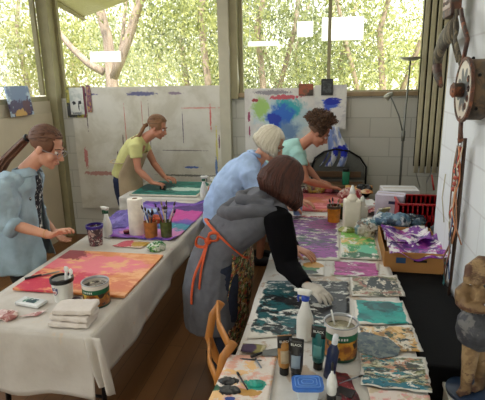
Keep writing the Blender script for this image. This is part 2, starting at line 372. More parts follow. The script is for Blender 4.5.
labs=['leafy green tree seen through the left wall window','bright yellowish tree far left beyond the side window','yellow green shrub beyond the forked tree','pale leafed tree left of the cream window post','yellowish shrub low behind the cream window post side','green branch cluster tree close to the cream window post',
 'dull green tree filling the middle back window','dark olive tree behind the blue painted boards','pale green shrub low in the right back window','green tree at the right end of the back window','yellowish shrub beyond the vertical blind','pale shrub low beyond the blue painted board']
for i,((px,py,d,r,n,sz,lm),lb) in enumerate(zip(specs,labs)):
    c=Vector(P(px,py,d)); b=(c.x,c.y,G0)
    low=i in (2,4,8,10,11)
    tr=[([b,(c.x+.1,c.y,.8),(c.x-.1,c.y,c.z),(c.x+.2,c.y,c.z+1.2)],[.09,.07,.06,.03])]
    if i in (6,7,9): tr+= [([(c.x-.1,c.y,.3),(c.x-.8,c.y-.2,c.z),(c.x-1.1,c.y,c.z+1.4)],[.05,.04,.03]),([(c.x,c.y,.3),(c.x+.7,c.y-.3,c.z),(c.x+.8,c.y,c.z+1.4)],[.05,.045,.03])]
    tree('shrub' if low else 'leafy_tree',lb,b,tr,c,r,n,sz,lm,20+i,'trees and shrubs outside the windows')
# white panels on wires, added outside to imitate reflections in the glass
m_wh=mat('reflection_white',(240,240,234),.6,var=.02)
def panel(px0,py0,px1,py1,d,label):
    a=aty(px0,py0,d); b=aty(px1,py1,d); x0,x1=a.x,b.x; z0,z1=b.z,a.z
    t=thing('reflection_panel',label,'panel',((x0+x1)/2,d,G0),0)
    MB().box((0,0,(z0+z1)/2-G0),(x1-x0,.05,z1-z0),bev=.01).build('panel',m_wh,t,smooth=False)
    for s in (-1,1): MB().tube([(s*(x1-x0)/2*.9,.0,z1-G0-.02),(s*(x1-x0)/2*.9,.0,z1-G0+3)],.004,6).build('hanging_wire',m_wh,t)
panel(90,52,121,62,8.2,'white horizontal panel standing in for a glass reflection, behind the forked tree trunks')
panel(248,42,279,46,7.6,'thin white panel standing in for a glass reflection, outside the middle back window')
panel(297,22,313,37,8,'small white panel standing in for a glass reflection left of the window mullion')
panel(322,18,363,40,8,'large white panel standing in for a glass reflection right of the window mullion')
# roof eave and rafter beyond the left corner
m_eave=mat('eave_cream',(206,198,170),.7,var=.05)
a=aty(49,-2,5.6); b=aty(84,19,7.4)
e=MB(); e.tube([a+(a-b)*.4,b],(.05,.035),4,lat=(0,0,1)); struct('trim_5',e,mat('rafter_brown',(132,122,84),.6))
a2=a+(a-b)*.4
e=MB().add([a2+Vector((0,0,.03)),b+Vector((0,0,.03)),b+Vector((1.6,-.4,.35)),a2+Vector((2.2,.3,.3))],[(0,1,2,3)]); e.add([p+Vector((0,0,.04)) for p in e.v[:4]],[(3,2,1,0)])
struct('trim_6',e,m_eave)
# ================================================================= TABLES
m_leg=mat('table_leg_black',(28,28,30),.4,.6)
m_top=mat('table_top_grey',(170,168,160),.6)
def clothmat(name,col,layers=(),rough=.85):
    return paint(name,col,[((max(0,col[0]-14),max(0,col[1]-15),max(0,col[2]-16)),3,.55,.25,(1,1))]+list(layers),'xy',rough,.3)
def table(label,x0,x1,y0,y1,mtop=m_top,name='folding_table',h=T-.008):
    cx,cy=(x0+x1)/2,(y0+y1)/2; t=thing(name,label,'table',(cx,cy,0)); w,l=x1-x0,y1-y0
    MB().box((0,0,h-.016),(w,l,.032),bev=.008).build('tabletop',mtop,t,smooth=False)
    for sx in (-1,1):
        for sy in (-1,1):
            MB().tube([(sx*(w/2-.07),sy*(l/2-.22),h-.03),(sx*(w/2-.07),sy*(l/2-.14),.0)],.014,10).build('leg',m_leg,t)
    for sy in (-1,1): MB().tube([(-(w/2-.07),sy*(l/2-.17),.25),((w/2-.07),sy*(l/2-.17),.25)],.009,8).build('stretcher',m_leg,t)
    return t
table('long folding table under the white drop cloth on the left',-1.755,-1.05,1.775,4.10)
table('small table at the back left under the teal painting tray',-2.02,-1.06,4.22,4.96)
table('long folding table on the right covered in white paper',-.345,.355,1.05,4.66)
def cover(x0,x1,y0,y1,drops,z=T,nu=60,nv=120,wr=.004,seed=0,over=.006):
    """table cover: top plus hanging sides; drops=(left,right,near,far) functions or numbers"""
    dl,dr,dn,df=drops; mb=MB()
    def fn(t0,t1,side):
        pass
    def off(x,y): return wr*noise.noise(Vector((x*5+seed,y*5,0)))
    mb.grid(lambda u,v:Vector((x0+(x1-x0)*u,y0+(y1-y0)*v,z+off(x0+(x1-x0)*u,y0+(y1-y0)*v)*min(1,8*min(u,1-u,v,1-v)))),nu//2,nv//2)
    def skirt(p,q,nrm,d,n):
        def f(u,v):
            b=Vector(p).lerp(Vector(q),u); dd=d(u) if callable(d) else d
            w=.014*math.sin(u*n*2.1+seed)*v+.010*noise.noise(Vector((u*n,v*2,seed)))*v*2
            return b+Vector(nrm)*(over*min(1,v*8)+w+.012*v)+Vector((0,0,-dd*v))
        return f
    if dn: mb.grid(skirt((x0,y0,z),(x1,y0,z),(0,-1,0),dn,6),nu,14)
    if dr: mb.grid(skirt((x1,y0,z),(x1,y1,z),(1,0,0),dr,16),nv,12)
    if dl: mb.grid(skirt((x0,y1,z),(x0,y0,z),(-1,0,0),dl,16),nv,12)
    if df: mb.grid(skirt((x1,y1,z),(x0,y1,z),(0,1,0),df,6),nu,10)
    return mb
m_c1=clothmat('drop_cloth_white',(206,199,189),[((186,120,120),18,.70,.03,(1,1)),((110,104,98),40,.74,.02,(1,1)),((214,190,160),6,.66,.06,(1,1))])
o=cover(-1.765,-1.035,1.745,4.13,(.22,lambda u:.21+.05*math.sin(u*9)+.04*noise.noise(Vector((u*8,0,0))),lambda u:.325+.012*math.sin(u*5),.2),seed=2).build('drop_cloth',m_c1,solid=.002); tag(o,'white paint speckled drop cloth draped over the long left table','tablecloth')
# a loose corner fold that hangs at the near right corner
o=MB().grid(lambda u,v:Vector((-1.035+.055*(u-.5)*(1.6-.5*v)+.062*v,1.738-.018*math.sin(u*9+v*2)*min(1,v*3)-.02*v,T-.002-.235*v-.05*u*v*v)),14,14).build('cloth_fold',m_c1,solid=.003); tag(o,'loose twisted white cloth fold hanging off the near corner of the left table','cloth')
m_c2=clothmat('table_paper_white',(218,215,209),[((190,170,150),9,.64,.05,(1,1)),((90,120,120),34,.73,.02,(1,1)),((120,90,70),50,.75,.02,(1,1))],.6)
o=cover(-.357,.372,1.02,4.68,(.10,.10,.2,.12),seed=5).build('table_paper',m_c2,solid=.0015); tag(o,'white paper sheet covering the long right table','tablecloth')
o=cover(-2.03,-1.05,4.2,4.97,(.14,.14,.14,.05),seed=9,nv=40).build('back_table_cloth',clothmat('cloth_back',(216,212,204)),solid=.002); tag(o,'pale cloth over the small table at the back left','tablecloth')
# ================================================================= PAINTINGS LYING ON TABLES
def sheet(name,label,cat,quad,m,z=T+.004,n=14,curl=.004,th=.0012,seed=0,rag=0.,corner=None,group=None):
    """paper lying flat; quad corners FL,FR,BR,BL in room metres"""
    q=[Vector((p[0],p[1],0)) for p in quad]; c=sum(q,Vector((0,0,0)))/4
    def f(u,v):
        p=(q[0].lerp(q[1],u)).lerp(q[3].lerp(q[2],u),v)
        e=min(u,1-u,v,1-v); h=abs(noise.noise(Vector((p.x*9+seed,p.y*9,seed))))*curl*2
        if rag and e<.001:
            p=p+Vector((noise.noise(p*40),noise.noise(p*40+Vector((5,5,5))),0))*rag
        if corner:
            cu,cv,r,hh=corner; dd=math.hypot(u-cu,v-cv)
            if dd<r: h+=hh*(1-dd/r)**1.5
        return Vector((p.x-c.x,p.y-c.y,h))
    o=MB().grid(f,n,n).build(name,m,solid=th); o.location=(c.x,c.y,z); return tag(o,label,cat,group)
R4=lambda x0,x1,y0,y1:[(x0,y0),(x1,y0),(x1,y1),(x0,y1)]
m_or=paint('orange_pink_canvas',(216,120,84),[((228,150,80),3,.45,.2,(1,1)),((206,60,84),3.2,.52,.15,(1,1),(-.22,-.0,.30,.30)),((232,120,130),5,.55,.15,(1,1),(-.05,.1,.35,.16)),((236,170,120),7,.58,.1,(1,2)),((150,40,50),6,.62,.06,(1,1),(-.28,.22,.16,.1))],bump=.4)
o=MB().box((0,0,0),(.66,.60,.014),bev=.002).build('painted_board',m_or,smooth=False); o.location=(-1.372,2.415,T+.012); tag(o,'orange and pink painted board lying on the near left table','painting')
m_pu=paint('purple_painting',(110,66,160),[((60,50,140),4,.5,.12,(1,1)),((150,90,190),5,.55,.12,(1,1.5)),((190,50,140),4,.55,.08,(1,1),(.2,.1,.3,.2)),((30,130,150),5,.5,.08,(1,1),(.1,-.22,.32,.10)),((206,120,180),8,.5,.1,(1,1),(.12,-.36,.28,.1)),((225,215,230),14,.68,.04,(1,2)),((70,30,110),6,.55,.06,(1,1),(.22,.32,.3,.1))],bump=.5)
sheet('painting_sheet','large purple, magenta and teal painting at the far end of the left table','painting',[(-1.60,3.02),(-1.06,3.02),(-1.04,4.02),(-1.70,4.06)],m_pu,curl=.02,n=30,corner=(1,1,.3,.05))
m_pu2=paint('purple_cloth',(96,74,160),[((130,110,190),6,.5,.15,(1,1)),((70,50,130),8,.6,.1,(1,1)),((180,160,210),14,.66,.05,(1,1))],bump=.4)
o=MB().grid(lambda u,v:Vector(((u-.5)*.50,(v-.5)*.52,.11*math.exp(-((u-.55)**2+(v-.5)**2)*9)+.03*abs(noise.noise(Vector((u*5,v*5,1))))-.0)),26,26).build('painting_sheet',m_pu2,solid=.003); o.location=(-1.53,3.50,T+.006); o.rotation_euler=(0,0,.2); tag(o,'blue-purple painted sheet bulging up behind the white spray bottle','painting')
# teal painting in a tray
tr=thing('painting_tray','teal painting with pale swirls in a shallow white edged tray at the back left table','painting',(-1.60,4.56,T+.004))
MB().box((0,0,.008),(.70,.62,.014),bev=.004).build('tray',mat('tray_white',(210,204,190),.6),tr,smooth=False)
m_te=paint('teal_swirl',(36,120,108),[((26,96,88),5,.5,.15,(1,1)),((60,150,136),7,.58,.1,(1,2)),((190,214,200),12,.55,.05,(1,3),(.14,-.06,.22,.08)),((20,70,70),9,.6,.06,(1,1),(-.2,.05,.2,.25))],bump=.4)
mb=MB().prism([(-.33,-.29),(.33,-.28),(.34,.2),(.28,.29),(-.24,.29),(-.34,.1)],.006,c=(0,0,.016)); mb.build('painting',m_te,tr,smooth=False)
# right table, far to near
m_red=paint('pink_orange_canvas',(190,104,92),[((206,130,84),3,.48,.15,(1,2)),((200,84,96),4,.52,.12,(1,1.5)),((226,150,150),7,.6,.08,(1,2)),((120,36,44),5,.55,.06,(1,1),(.0,.32,.5,.08))],bump=.4)
o=MB().box((0,0,0),(.66,.62,.016),bev=.002).build('painted_board',m_red,smooth=False); o.location=(.0,4.20,T+.012); tag(o,'pink and orange painted board at the far end of the right table','painting')
m_p1=paint('violet_olive_painting',(176,170,160),[((90,84,100),5,.48,.08,(1,2)),((120,60,130),6,.53,.08,(1,2),(.0,-.1,.3,.6)),((60,84,70),6,.57,.06,(1,2)),((214,206,190),8,.6,.05,(1,3)),((150,70,150),7,.5,.06,(1,2),(.05,-.42,.3,.14)),((130,50,110),9,.52,.06,(1,2),(.12,.25,.14,.16)),((160,40,50),9,.5,.05,(1,1),(-.02,.47,.16,.05)),((50,60,60),16,.62,.04,(1,4)),((36,44,40),7,.66,.03,(1,7))],bump=.6,border=(.213,.50))
sheet('painting_sheet','violet, grey and olive painting on the right table beside the woman in grey','painting',R4(-.34,.085,2.80,3.80),m_p1,n=20,curl=.0015)
m_cd=paint('violet_green_card',(226,222,214),[((110,40,130),12,.5,.06,(1,1),(-.08,.03,.055,.055)),((60,120,60),14,.5,.06,(1,1),(.01,-.02,.07,.06)),((200,150,70),14,.52,.06,(1,1),(.05,.04,.06,.045)),((30,50,40),18,.52,.05,(1,1),(.03,-.07,.05,.03))])
sheet('painted_card','small white card with violet, green and ochre blots right of the black sleeve','painting',R4(-.235,-.01,2.555,2.775),m_cd)
m_mg=paint('magenta_painting',(224,216,218),[((170,40,130),6,.36,.07,(1,2)),((130,20,100),9,.55,.08,(1,2)),((206,90,170),12,.6,.05,(1,3))],bump=.5,border=(.137,.115))
sheet('painting_sheet','bright magenta painted paper on the right table','painting',[(.03,2.57),(.295,2.57),(.315,2.80),(.045,2.78)],m_mg,rag=.01)
m_gn=paint('green_white_painting',(222,224,212),[((50,150,80),8,.5,.08,(1.4,1),(.04,-.02,.13,.26)),((24,100,60),11,.5,.08,(1,1.5),(.0,-.22,.15,.08)),((130,190,90),9,.52,.08,(1,1),(-.08,.12,.14,.18)),((90,190,150),10,.52,.06,(1,1),(.08,-.10,.1,.08)),((226,190,120),8,.62,.06,(1,1)),((226,226,214),10,.64,.04,(1.5,1))],bump=.5,border=(.128,.28))
sheet('painting_sheet','white paper with fresh green brush strokes beside the cardboard box','painting',[(.075,2.84),(.335,2.84),(.33,3.4),(.10,3.4)],m_gn,z=T+.006)
m_kh=paint('khaki_collage',(190,184,164),[((64,74,60),9,.5,.06,(1,1.4)),((120,120,84),11,.56,.06,(1,1)),((206,190,170),14,.6,.04,(1,2)),((150,96,80),16,.64,.04,(1,1)),((40,50,50),14,.6,.04,(1,1),(.03,.02,.1,.09)),((214,204,186),18,.64,.03,(1.6,1))],bump=.6,border=(.135,.14))
sheet('painting_sheet','olive and grey mottled painted paper just behind the turquoise sheet','painting',[(.135,2.31),(.41,2.345),(.395,2.62),(.13,2.55)],m_kh,z=T+.006,rag=.006)
m_tq=paint('turquoise_sheet',(22,142,136),[((30,164,154),5,.5,.15,(1,1)),((16,80,80),18,.47,.05,(1,3),(.01,.055,.085,.05)),((180,210,200),30,.70,.03,(1,1)),((16,110,110),10,.6,.1,(1,1))],bump=.4,border=(.124,.123))
sheet('painting_sheet','flat turquoise painted sheet with a dark scribbled patch','painting',[(.145,2.01),(.395,2.055),(.385,2.285),(.14,2.255)],m_tq,z=T+.008)
m_gd=paint('ochre_white_painting',(222,214,196),[((200,150,70),9,.52,.07,(1.3,1)),((150,110,60),13,.6,.05,(1,1)),((70,84,60),15,.63,.04,(2,1)),((232,196,140),8,.6,.06,(1,1)),((40,60,60),20,.64,.03,(1,2))],bump=.6,border=(.130,.113))
sheet('painting_sheet','white and ochre brushed paper hanging slightly over the right table edge','painting',[(.145,1.80),(.405,1.83),(.395,2.045),(.145,1.99)],m_gd,z=T+.006,rag=.006)
m_gb=paint('grey_blue_fragment',(80,96,100),[((110,120,116),22,.5,.08,(1,1)),((50,70,84),30,.58,.06,(1,1)),((130,140,110),30,.66,.04,(1,1))],bump=.8)
mb=MB(); pts=[(.0,.0),(.02,-.08),(.10,-.11),(.17,-.08),(.19,-.02),(.15,.05),(.05,.09),(-.01,.06)]
mb.prism([(x-.08,y+.01) for x,y in pts],.002); o=mb.build('painting_fragment',m_gb,smooth=False); o.location=(.205,1.845,T+.011); tag(o,'irregular grey-blue speckled painted scrap overlapping the ochre paper','painting')
m_ml=paint('multicolour_collage',(190,190,160),[((96,100,56),9,.47,.06,(1,2)),((24,120,130),9,.55,.05,(1,2.5)),((206,196,160),12,.57,.05,(1,2)),((60,64,60),13,.59,.04,(1,2.5)),((200,140,110),16,.63,.04,(1,1.5)),((20,110,130),8,.5,.06,(1,2),(-.05,-.10,.14,.04)),((224,222,210),14,.63,.03,(1,2)),((30,60,60),20,.64,.03,(1,2))],bump=.9,border=(.132,.112))
sheet('painting_sheet','thickly painted olive, teal and cream collage at the near right of the table','painting',[(.14,1.56),(.385,1.555),(.405,1.785),(.145,1.775)],m_ml,z=T+.009,rag=.006,curl=.006)
m_dk=paint('dark_teal_painting',(206,206,198),[((40,52,58),6,.46,.05,(1,1.6)),((26,30,34),8,.55,.06,(1,1.6)),((24,100,104),9,.58,.05,(1.2,1.8)),((16,84,90),5,.48,.07,(1,1.5),(-.10,.0,.16,.26)),((34,36,40),8,.55,.05,(1,1.6),(.1,.1,.2,.3)),((214,214,206),9,.62,.03,(1,2.0)),((12,14,18),12,.6,.04,(1,1.6))],bump=.7,border=(.25,.335))
sheet('painting_sheet','large black and dark teal painting under the gloved hand','painting',[(-.335,1.82),(.11,1.96),(.13,2.50),(-.335,2.44)],m_dk,z=T+.004,n=20,curl=.003)
m_rb=paint('rose_scrap',(224,210,200),[((220,160,150),12,.55,.06,(1,1)),((200,180,150),14,.6,.05,(1,1))])
sheet('painting_sheet','pale pink streaked paper at the bottom edge near the collage','painting',[(.17,1.44),(.37,1.43),(.375,1.545),(.16,1.555)],m_rb,z=T+.005)
m_pl=paint('palette_paper',(226,214,204),[((226,170,150),10,.58,.08,(1,1)),((236,190,130),12,.62,.06,(1,1)),((214,110,90),26,.70,.03,(1,1)),((16,18,24),22,.5,.04,(1,1),(-.065,-.035,.042,.026)),((14,18,28),22,.5,.04,(1,1),(-.045,-.085,.05,.026)),((20,150,130),18,.5,.04,(1,1),(.04,-.035,.042,.03)),((190,140,60),20,.5,.04,(1,1),(.02,-.085,.045,.022)),((30,60,140),30,.5,.04,(1,1),(-.035,-.135,.02,.014)),((30,32,36),30,.5,.04,(1,1),(.0,.12,.05,.006)),((40,90,60),30,.5,.04,(1,1),(-.1,-.08,.015,.018))],bump=.8)
sheet('palette_sheet','white paper palette with black and teal paint blobs at the near table corner','palette',[(-.40,1.38),(-.185,1.40),(-.19,1.70),(-.385,1.68)],m_pl,z=T+.010,curl=.002)
sheet('colour_card','small card with dark violet to yellow gradient above the palette sheet','card',[(-.345,1.71),(-.245,1.71),(-.245,1.775),(-.345,1.775)],paint('gradient_card',(140,130,70),[((60,30,70),30,.45,.2,(1,1),(-.02,0,.03,.05)),((200,190,150),30,.5,.2,(1,1),(.045,0,.012,.04))]),z=T+.009,n=4)
# paint blobs with thickness on the palette
# ================================================================= TABLE-TOP THINGS
m_whp=mat('white_plastic',(226,226,220),.35,var=.03); m_blk=mat('black_plastic',(20,20,22),.35); m_blue=mat('blue_plastic',(36,70,170),.35); m_green=mat('green_plastic',(20,80,50),.4)
m_amb=mat('amber_glaze',(170,104,50),.35,var=.25,scale=30); m_wood=mat('light_wood',(176,124,70),.5,var=.18,scale=6,stretch=(6,6,1)); m_bristle=mat('bristle',(90,70,50),.9)
m_met=mat('steel',(170,170,172),.3,.9)
m_textp=mat('pale_print',(220,222,214),.5)
def text_mesh(s,size,m,parent,M,wrap=None,name='lettering'):
    cu=D.curves.new('t','FONT'); cu.body=s; cu.size=size; cu.extrude=.0004; cu.align_x='CENTER'; cu.align_y='CENTER'; cu.resolution_u=2
    o=D.objects.new('t',cu); C.objects.link(o); dg=bpy.context.evaluated_depsgraph_get(); dg.update()
    me=D.meshes.new_from_object(o.evaluated_get(dg)); D.objects.remove(o); me.name=name
    for v in me.vertices:
        p=v.co.copy()
        if wrap:  # wrap around a cylinder of radius wrap; x -> angle
            a=p.x/wrap-PI/2; rr=wrap+.0008+p.z; p=Vector((rr*math.cos(a),rr*math.sin(a),p.y)); v.co=M@p
        else: v.co=M@Vector((p.x,-p.z-.0008,p.y))
    t=D.objects.new(name,me); C.objects.link(t); me.materials.append(m); t.parent=parent; return t
def spray(label,loc,h,rz,mtrig,mbody=m_whp,collar=None):
    t=thing('spray_bottle',label,'spray bottle',loc,rz); s=h/.24
    MB().lathe([(.0,0),(.034,.0),(.037,.006),(.037,.085),(.034,.105),(.022,.14),(.015,.165),(.013,.185)],n=20,capb=False,sy=.8).xf(Matrix.Scale(s,3)).build('bottle',mbody,t)
    MB().lathe([(.016,.178),(.017,.18),(.017,.198),(.012,.202)],n=16).xf(Matrix.Scale(s,3)).build('collar',collar or mtrig,t)
    hd=MB().box((.006,0,.214),(.055,.022,.026),bev=.006); hd.box((.040,0,.219),(.018,.012,.012),bev=.003); hd.tube([(-.01,0,.215),(-.026,0,.222)],.008,8)
    hd.xf(Matrix.Scale(s,3)).build('spray_head',m_whp,t)
    MB().tube([(.022,0,.205),(.032,0,.19),(.030,0,.168)],[.006,.005,.004],8).xf(Matrix.Scale(s,3)).build('trigger',mtrig,t)
    return t
spray('white spray bottle with dark green trigger behind the purple-rimmed cup on the left table',(-1.59,3.05,T),.245,2.8,m_green)
spray('white spray bottle with dark green trigger at the back corner beside the teal tray',(-1.165,4.20,T),.245,.4,m_green)
sp=spray('large white spray bottle with blue trigger on the dark teal painting',(-.085,1.86,T+.008),.245,2.9,m_blue)
MB().tube([(0,0,.03),(0,0,.075)],[(.0376,.0302),(.0376,.0302)],20,lat=(1,0,0)).build('label',mat('pale_label',(196,200,196),.5),sp)
# paper roll
t=thing('paper_towel_roll','upright white paper towel roll on the left table','paper towel',(-1.394,3.13,T))
MB().lathe([(.018,.0),(.056,.0),(.057,.004),(.057,.274),(.054,.279),(.020,.279),(.019,.02)],n=28,capb=False,capt=False).build('paper',mat('paper_white',(236,228,214),.85,bump=.15,bs=120),t,angle=50)
MB().lathe([(.0185,.0),(.0185,.281),(.0165,.281),(.0165,.0)],n=20,capb=False,capt=False).build('core',mat('cardboard_core',(130,100,70),.8),t)
def cup(name,label,cat,loc,r0,r1,h,mb_,rimm=None,inner=None,band=None,n=26,rz=0,lip=.004):
    t=thing(name,label,cat,loc,rz)
    MB().lathe([(0,0),(r0,0),(r0,.002),(r1,h),(r1-.003,h),(r0-.003,.006),(0,.006)],n=n,capb=False,capt=False).build('body',mb_,t,angle=40)
    if rimm: MB().lathe([(r1+.001,h-.02),(r1+lip,h-.018),(r1+lip,h+.002),(r1-.004,h+.003),(r1-.004,h-.02)],n=n,capb=False,capt=False).build('rim',rimm,t,angle=40)
    if inner: MB().lathe([(0,h*.72),(r0+(r1-r0)*.72-.004,h*.72)],n=n,capb=False,capt=False).build('contents',inner,t,smooth=False)
    return t
cup('plastic_cup','patterned dark cup with a violet rim near the denim-shirted woman\'s hand','cup',(-1.60,2.885,T),.045,.056,.145,paint('cup_pattern',(70,52,60),[((180,150,140),26,.6,.05,(1,1)),((120,60,70),20,.58,.05,(1,1)),((210,200,190),40,.64,.03,(1,1))],'xz'),mat('violet_plastic',(54,36,130),.35),mat('dark_water',(20,14,30),.1))
# white pot with crest
pot=cup('plastic_pot','white pot with a shield emblem holding white plastic cutlery','pot',(-1.362,2.065,T),.046,.057,.125,mat('pot_white',(224,224,218),.35,var=.03),m_blk,m_blk)
shd=[(-.018,.016),(-.012,.019),(-.006,.016),(0,.021),(.006,.016),(.012,.019),(.018,.016),(.018,-.006),(.010,-.017),(0,-.023),(-.010,-.017),(-.018,-.006)]
def wrapmb(poly,r,dz,th,zoff):
    mb=MB(); n=len(poly); cx=sum(p[0] for p in poly)/n; cy=sum(p[1] for p in poly)/n
    def P3(x,y,o): a=x/(r)-PI/2; return Vector(((r+o)*math.cos(a),(r+o)*math.sin(a),y+zoff))
    vs=[P3(x,y,th) for x,y in poly]+[P3(cx,cy,th)]; return mb.add(vs,[(i,(i+1)%n,n) for i in range(n)])
rz=Matrix.Rotation(-.25,4,'Z')
wrapmb(shd,.0535,0,.0012,.068).xf(rz).build('emblem_border',mat('emblem_navy',(36,48,110),.5),pot)
wrapmb([(x*.82,y*.82-.001) for x,y in shd],.0535,0,.0018,.068).xf(rz).build('emblem_field',mat('emblem_white',(226,220,220),.5),pot)
wrapmb([(-.0145,.013),(.0145,.013),(.0145,.003),(-.0145,.003)],.0535,0,.0022,.068).xf(rz).build('emblem_band',mat('emblem_navy',(36,48,110),.5),pot)
text_mesh('NFL',.0175,mat('emblem_red',(196,60,66),.5),pot,rz@Matrix.Translation((0,0,.061)),wrap=.0555)
for i,(dx,dy,rx,ry) in enumerate([(.008,.012,.10,.02),(.022,.0,.22,-.05),(.016,-.014,.02,.16)]):
    m=MB().tube([(dx,dy,.03),(dx+rx*.1,dy+ry*.1,.10),(dx+rx*.16,dy+ry*.16,.150)],[(.004,.0015),(.004,.0015),(.005,.002)],8,lat=(1,0,0)); m.ell((dx+rx*.19,dy+ry*.19,.166),(.011,.004,.018)); o=m.build('plastic_spoon',mat('cutlery_white',(236,234,230),.3)); o.location=(-1.362,2.065,T); tag(o,['white plastic spoon standing left in the emblem pot','white plastic spoon standing right in the emblem pot','short white plastic spoon at the front of the emblem pot'][i],'spoon')
def can(label,loc,r,h,rz,inner):
    t=thing('food_can',label,'can',loc,rz)
    k=NT('can_label_%s'%label[:5]); co=k.coord(); sp_=k.n('ShaderNodeSeparateXYZ'); k.l(co,sp_.inputs[0]); z=sp_.outputs[2]
    cur=k.mix(k.step(k.noise(co,26,4),.42,.6),srgb((206,140,40)),srgb((150,84,36))); cur=k.mix(k.step(k.noise(co,34,3,off=(4,4,4)),.58,.62),cur,srgb((60,40,30)))
    cur=k.mix(k.step(k.noise(co,22,3,off=(9,1,4)),.60,.66),cur,srgb((226,190,70)))
    cur=k.mix(k.math('GREATER_THAN',z,h*.60),cur,srgb((20,96,62))); cur=k.mix(k.math('GREATER_THAN',z,h*.80),cur,srgb((224,214,204)))
    cur=k.mix(k.math('LESS_THAN',z,h*.09),cur,srgb((24,70,50))); k.l(cur,k.b.inputs['Base Color']); k.b.inputs['Roughness'].default_value=.4
    MB().lathe([(0,0),(r*.97,0),(r,.003),(r,h),(r-.003,h),(r-.004,.006),(0,.006)],n=30,capb=False,capt=False).build('body',k.m,t,angle=40)
    MB().lathe([(r+.001,h-.003),(r+.0035,h),(r+.001,h+.003),(r-.004,h+.001),(r-.003,h-.012)],n=30,capb=False,capt=False).build('rim',m_met,t)
    MB().lathe([(0,h*.8),(r-.004,h*.8)],n=24,capb=False,capt=False).build('contents',inner,t)
    # printed band: short pale lettering-like dashes
    for i in range(5):
        a=-2.15+i*.16; MB().box((0,0,0),(.006,.0015,.009)).xf(Matrix.Translation(((r+.0008)*math.cos(a),(r+.0008)*math.sin(a),h*.70))@Matrix.Rotation(a+PI/2,4,'Z')).build('printed_mark',m_textp,t,smooth=False)
    return t
m_wat=paint('speckled_water',(130,120,110),[((40,36,34),30,.5,.05,(1,1)),((210,200,180),40,.62,.04,(1,1))],rough=.15)
can('open can with orange fruit label and speckled rinse water on the left table corner',(-1.165,2.05,T),.068,.125,.1,m_wat)
cb=can('large open can with green and orange fruit label on the right table',(.065,1.765,T+.004),.068,.15,.3,paint('can_water',(150,146,120),[((190,186,160),9,.55,.1,(1,1)),((90,90,70),12,.6,.08,(1,1))],rough=.12))
for i,(a,l) in enumerate([(.5,'pale wooden brush handle leaning inside the large fruit can, left one'),(2.4,'pale wooden brush handle leaning inside the large fruit can, far one')]):
    o=MB().tube([(0,0,.02),(.055*math.cos(a),.055*math.sin(a),.175)],[.004,.003],8).build('brush',m_whp); o.location=(.065,1.765,T+.008); tag(o,l,'brush')
# folded towels, stacked
m_tow=mat('towel_white',(216,206,196),.95,var=.04,bump=.5,bs=200)
for i,(dx,dy,rz_,l) in enumerate([(0,0,.06,'lowest of the three folded white cloths on the left table corner'),(.005,.01,-.02,'middle of the three folded white cloths on the left table corner'),(.01,.025,.14,'topmost of the three folded white cloths on the left table corner')]):
    mb=MB()
    for q in range(2): mb.box((0,.004*q,.0075+.0125*q),(.20-.006*q-.01*(i==2),.125,.012),bev=.0055)
    mb.box((-.092,0,.0125),(.016,.12,.026),bev=.007)
    o=mb.build('folded_towel',m_tow,remesh=.0045,sm=3,disp=lambda p:.0035*noise.noise(p*24)+.002*noise.noise(p*60)); o.location=(-1.185+dx,1.845+dy,T+.003+i*.026); o.rotation_euler=(0,0,rz_); tag(o,l,'towel',None)
o=MB().ell((0,0,.02),(.03,.026,.024)).build('paint_jar_lid',mat('dark_plum',(50,24,34),.5),remesh=.004,sm=2); o.location=(-1.262,2.02,T+.001); tag(o,'small dark plum lump between the emblem pot and the can','lump')
def crumple(name,label,cat,loc,r,m,seed,hz=.6,vox=.006,amp=.35):
    me=MB().ell((0,0,0),(r[0],r[1],r[2]),n=64,m=44)
    rg=min(r[0],r[1]); a2=min(amp,.9*r[2]/rg)
    def dsp(p):
        a=noise.noise(p*(1.0/r[0])+Vector((seed,0,0))); b=1-2.6*abs(noise.noise(p*(1.7/r[0])+Vector((0,seed,0)))); c=1-2.6*abs(noise.noise(p*(3.6/r[0])+Vector((0,0,seed))))
        return (a*.8+b*.42+c*.22-.2)*a2*rg
    o=me.build(name,m,disp=dsp); o.location=(loc[0],loc[1],loc[2]+r[2]*.82); return tag(o,label,cat)
crumple('crumpled_rag','white crumpled rag between the folded cloths and the can','rag',(-1.215,1.955,T),(.04,.035,.022),m_tow,3)
m_pink=paint('pink_tissue',(206,170,164),[((230,210,204),14,.5,.12,(1,1)),((170,110,104),18,.62,.06,(1,1))])
crumple('crumpled_tissue','crumpled pinkish stained tissue at the left frame edge of the near table','tissue',(-1.54,1.845,T),(.055,.045,.016),m_pink,8)
sheet('tissue_scrap','flat pinkish tissue strip beside the crumpled pink tissue','tissue',[(-1.47,1.84),(-1.39,1.87),(-1.37,1.93),(-1.44,1.89)],m_pink,z=T+.006,n=8,curl=.006)
# clear blister box with green card
t=thing('blister_pack','flat clear box with a green and white card on the left table','packet',(-1.50,1.985,T+.004),-.15)
MB().box((0,0,.010),(.15,.075,.018),bev=.006).build('tray',mat('frosted_clear',(222,224,222),.25),t,smooth=False)
MB().box((.0,0,.0198),(.075,.040,.002)).build('card',paint('green_card',(50,110,90),[((30,60,70),30,.5,.1,(1,1)),((200,210,200),30,.64,.05,(1,1))]),t,smooth=False)
t=thing('palette_knife','palette knife with dark handle lying across the orange board edge','palette knife',(-1.62,2.30,T+.021),.75)
MB().tube([(-.11,0,.006),(-.02,0,.007)],[.007,.006],8).build('handle',m_blk,t); MB().box((.03,0,.004),(.10,.016,.0015)).build('blade',m_met,t,smooth=False)
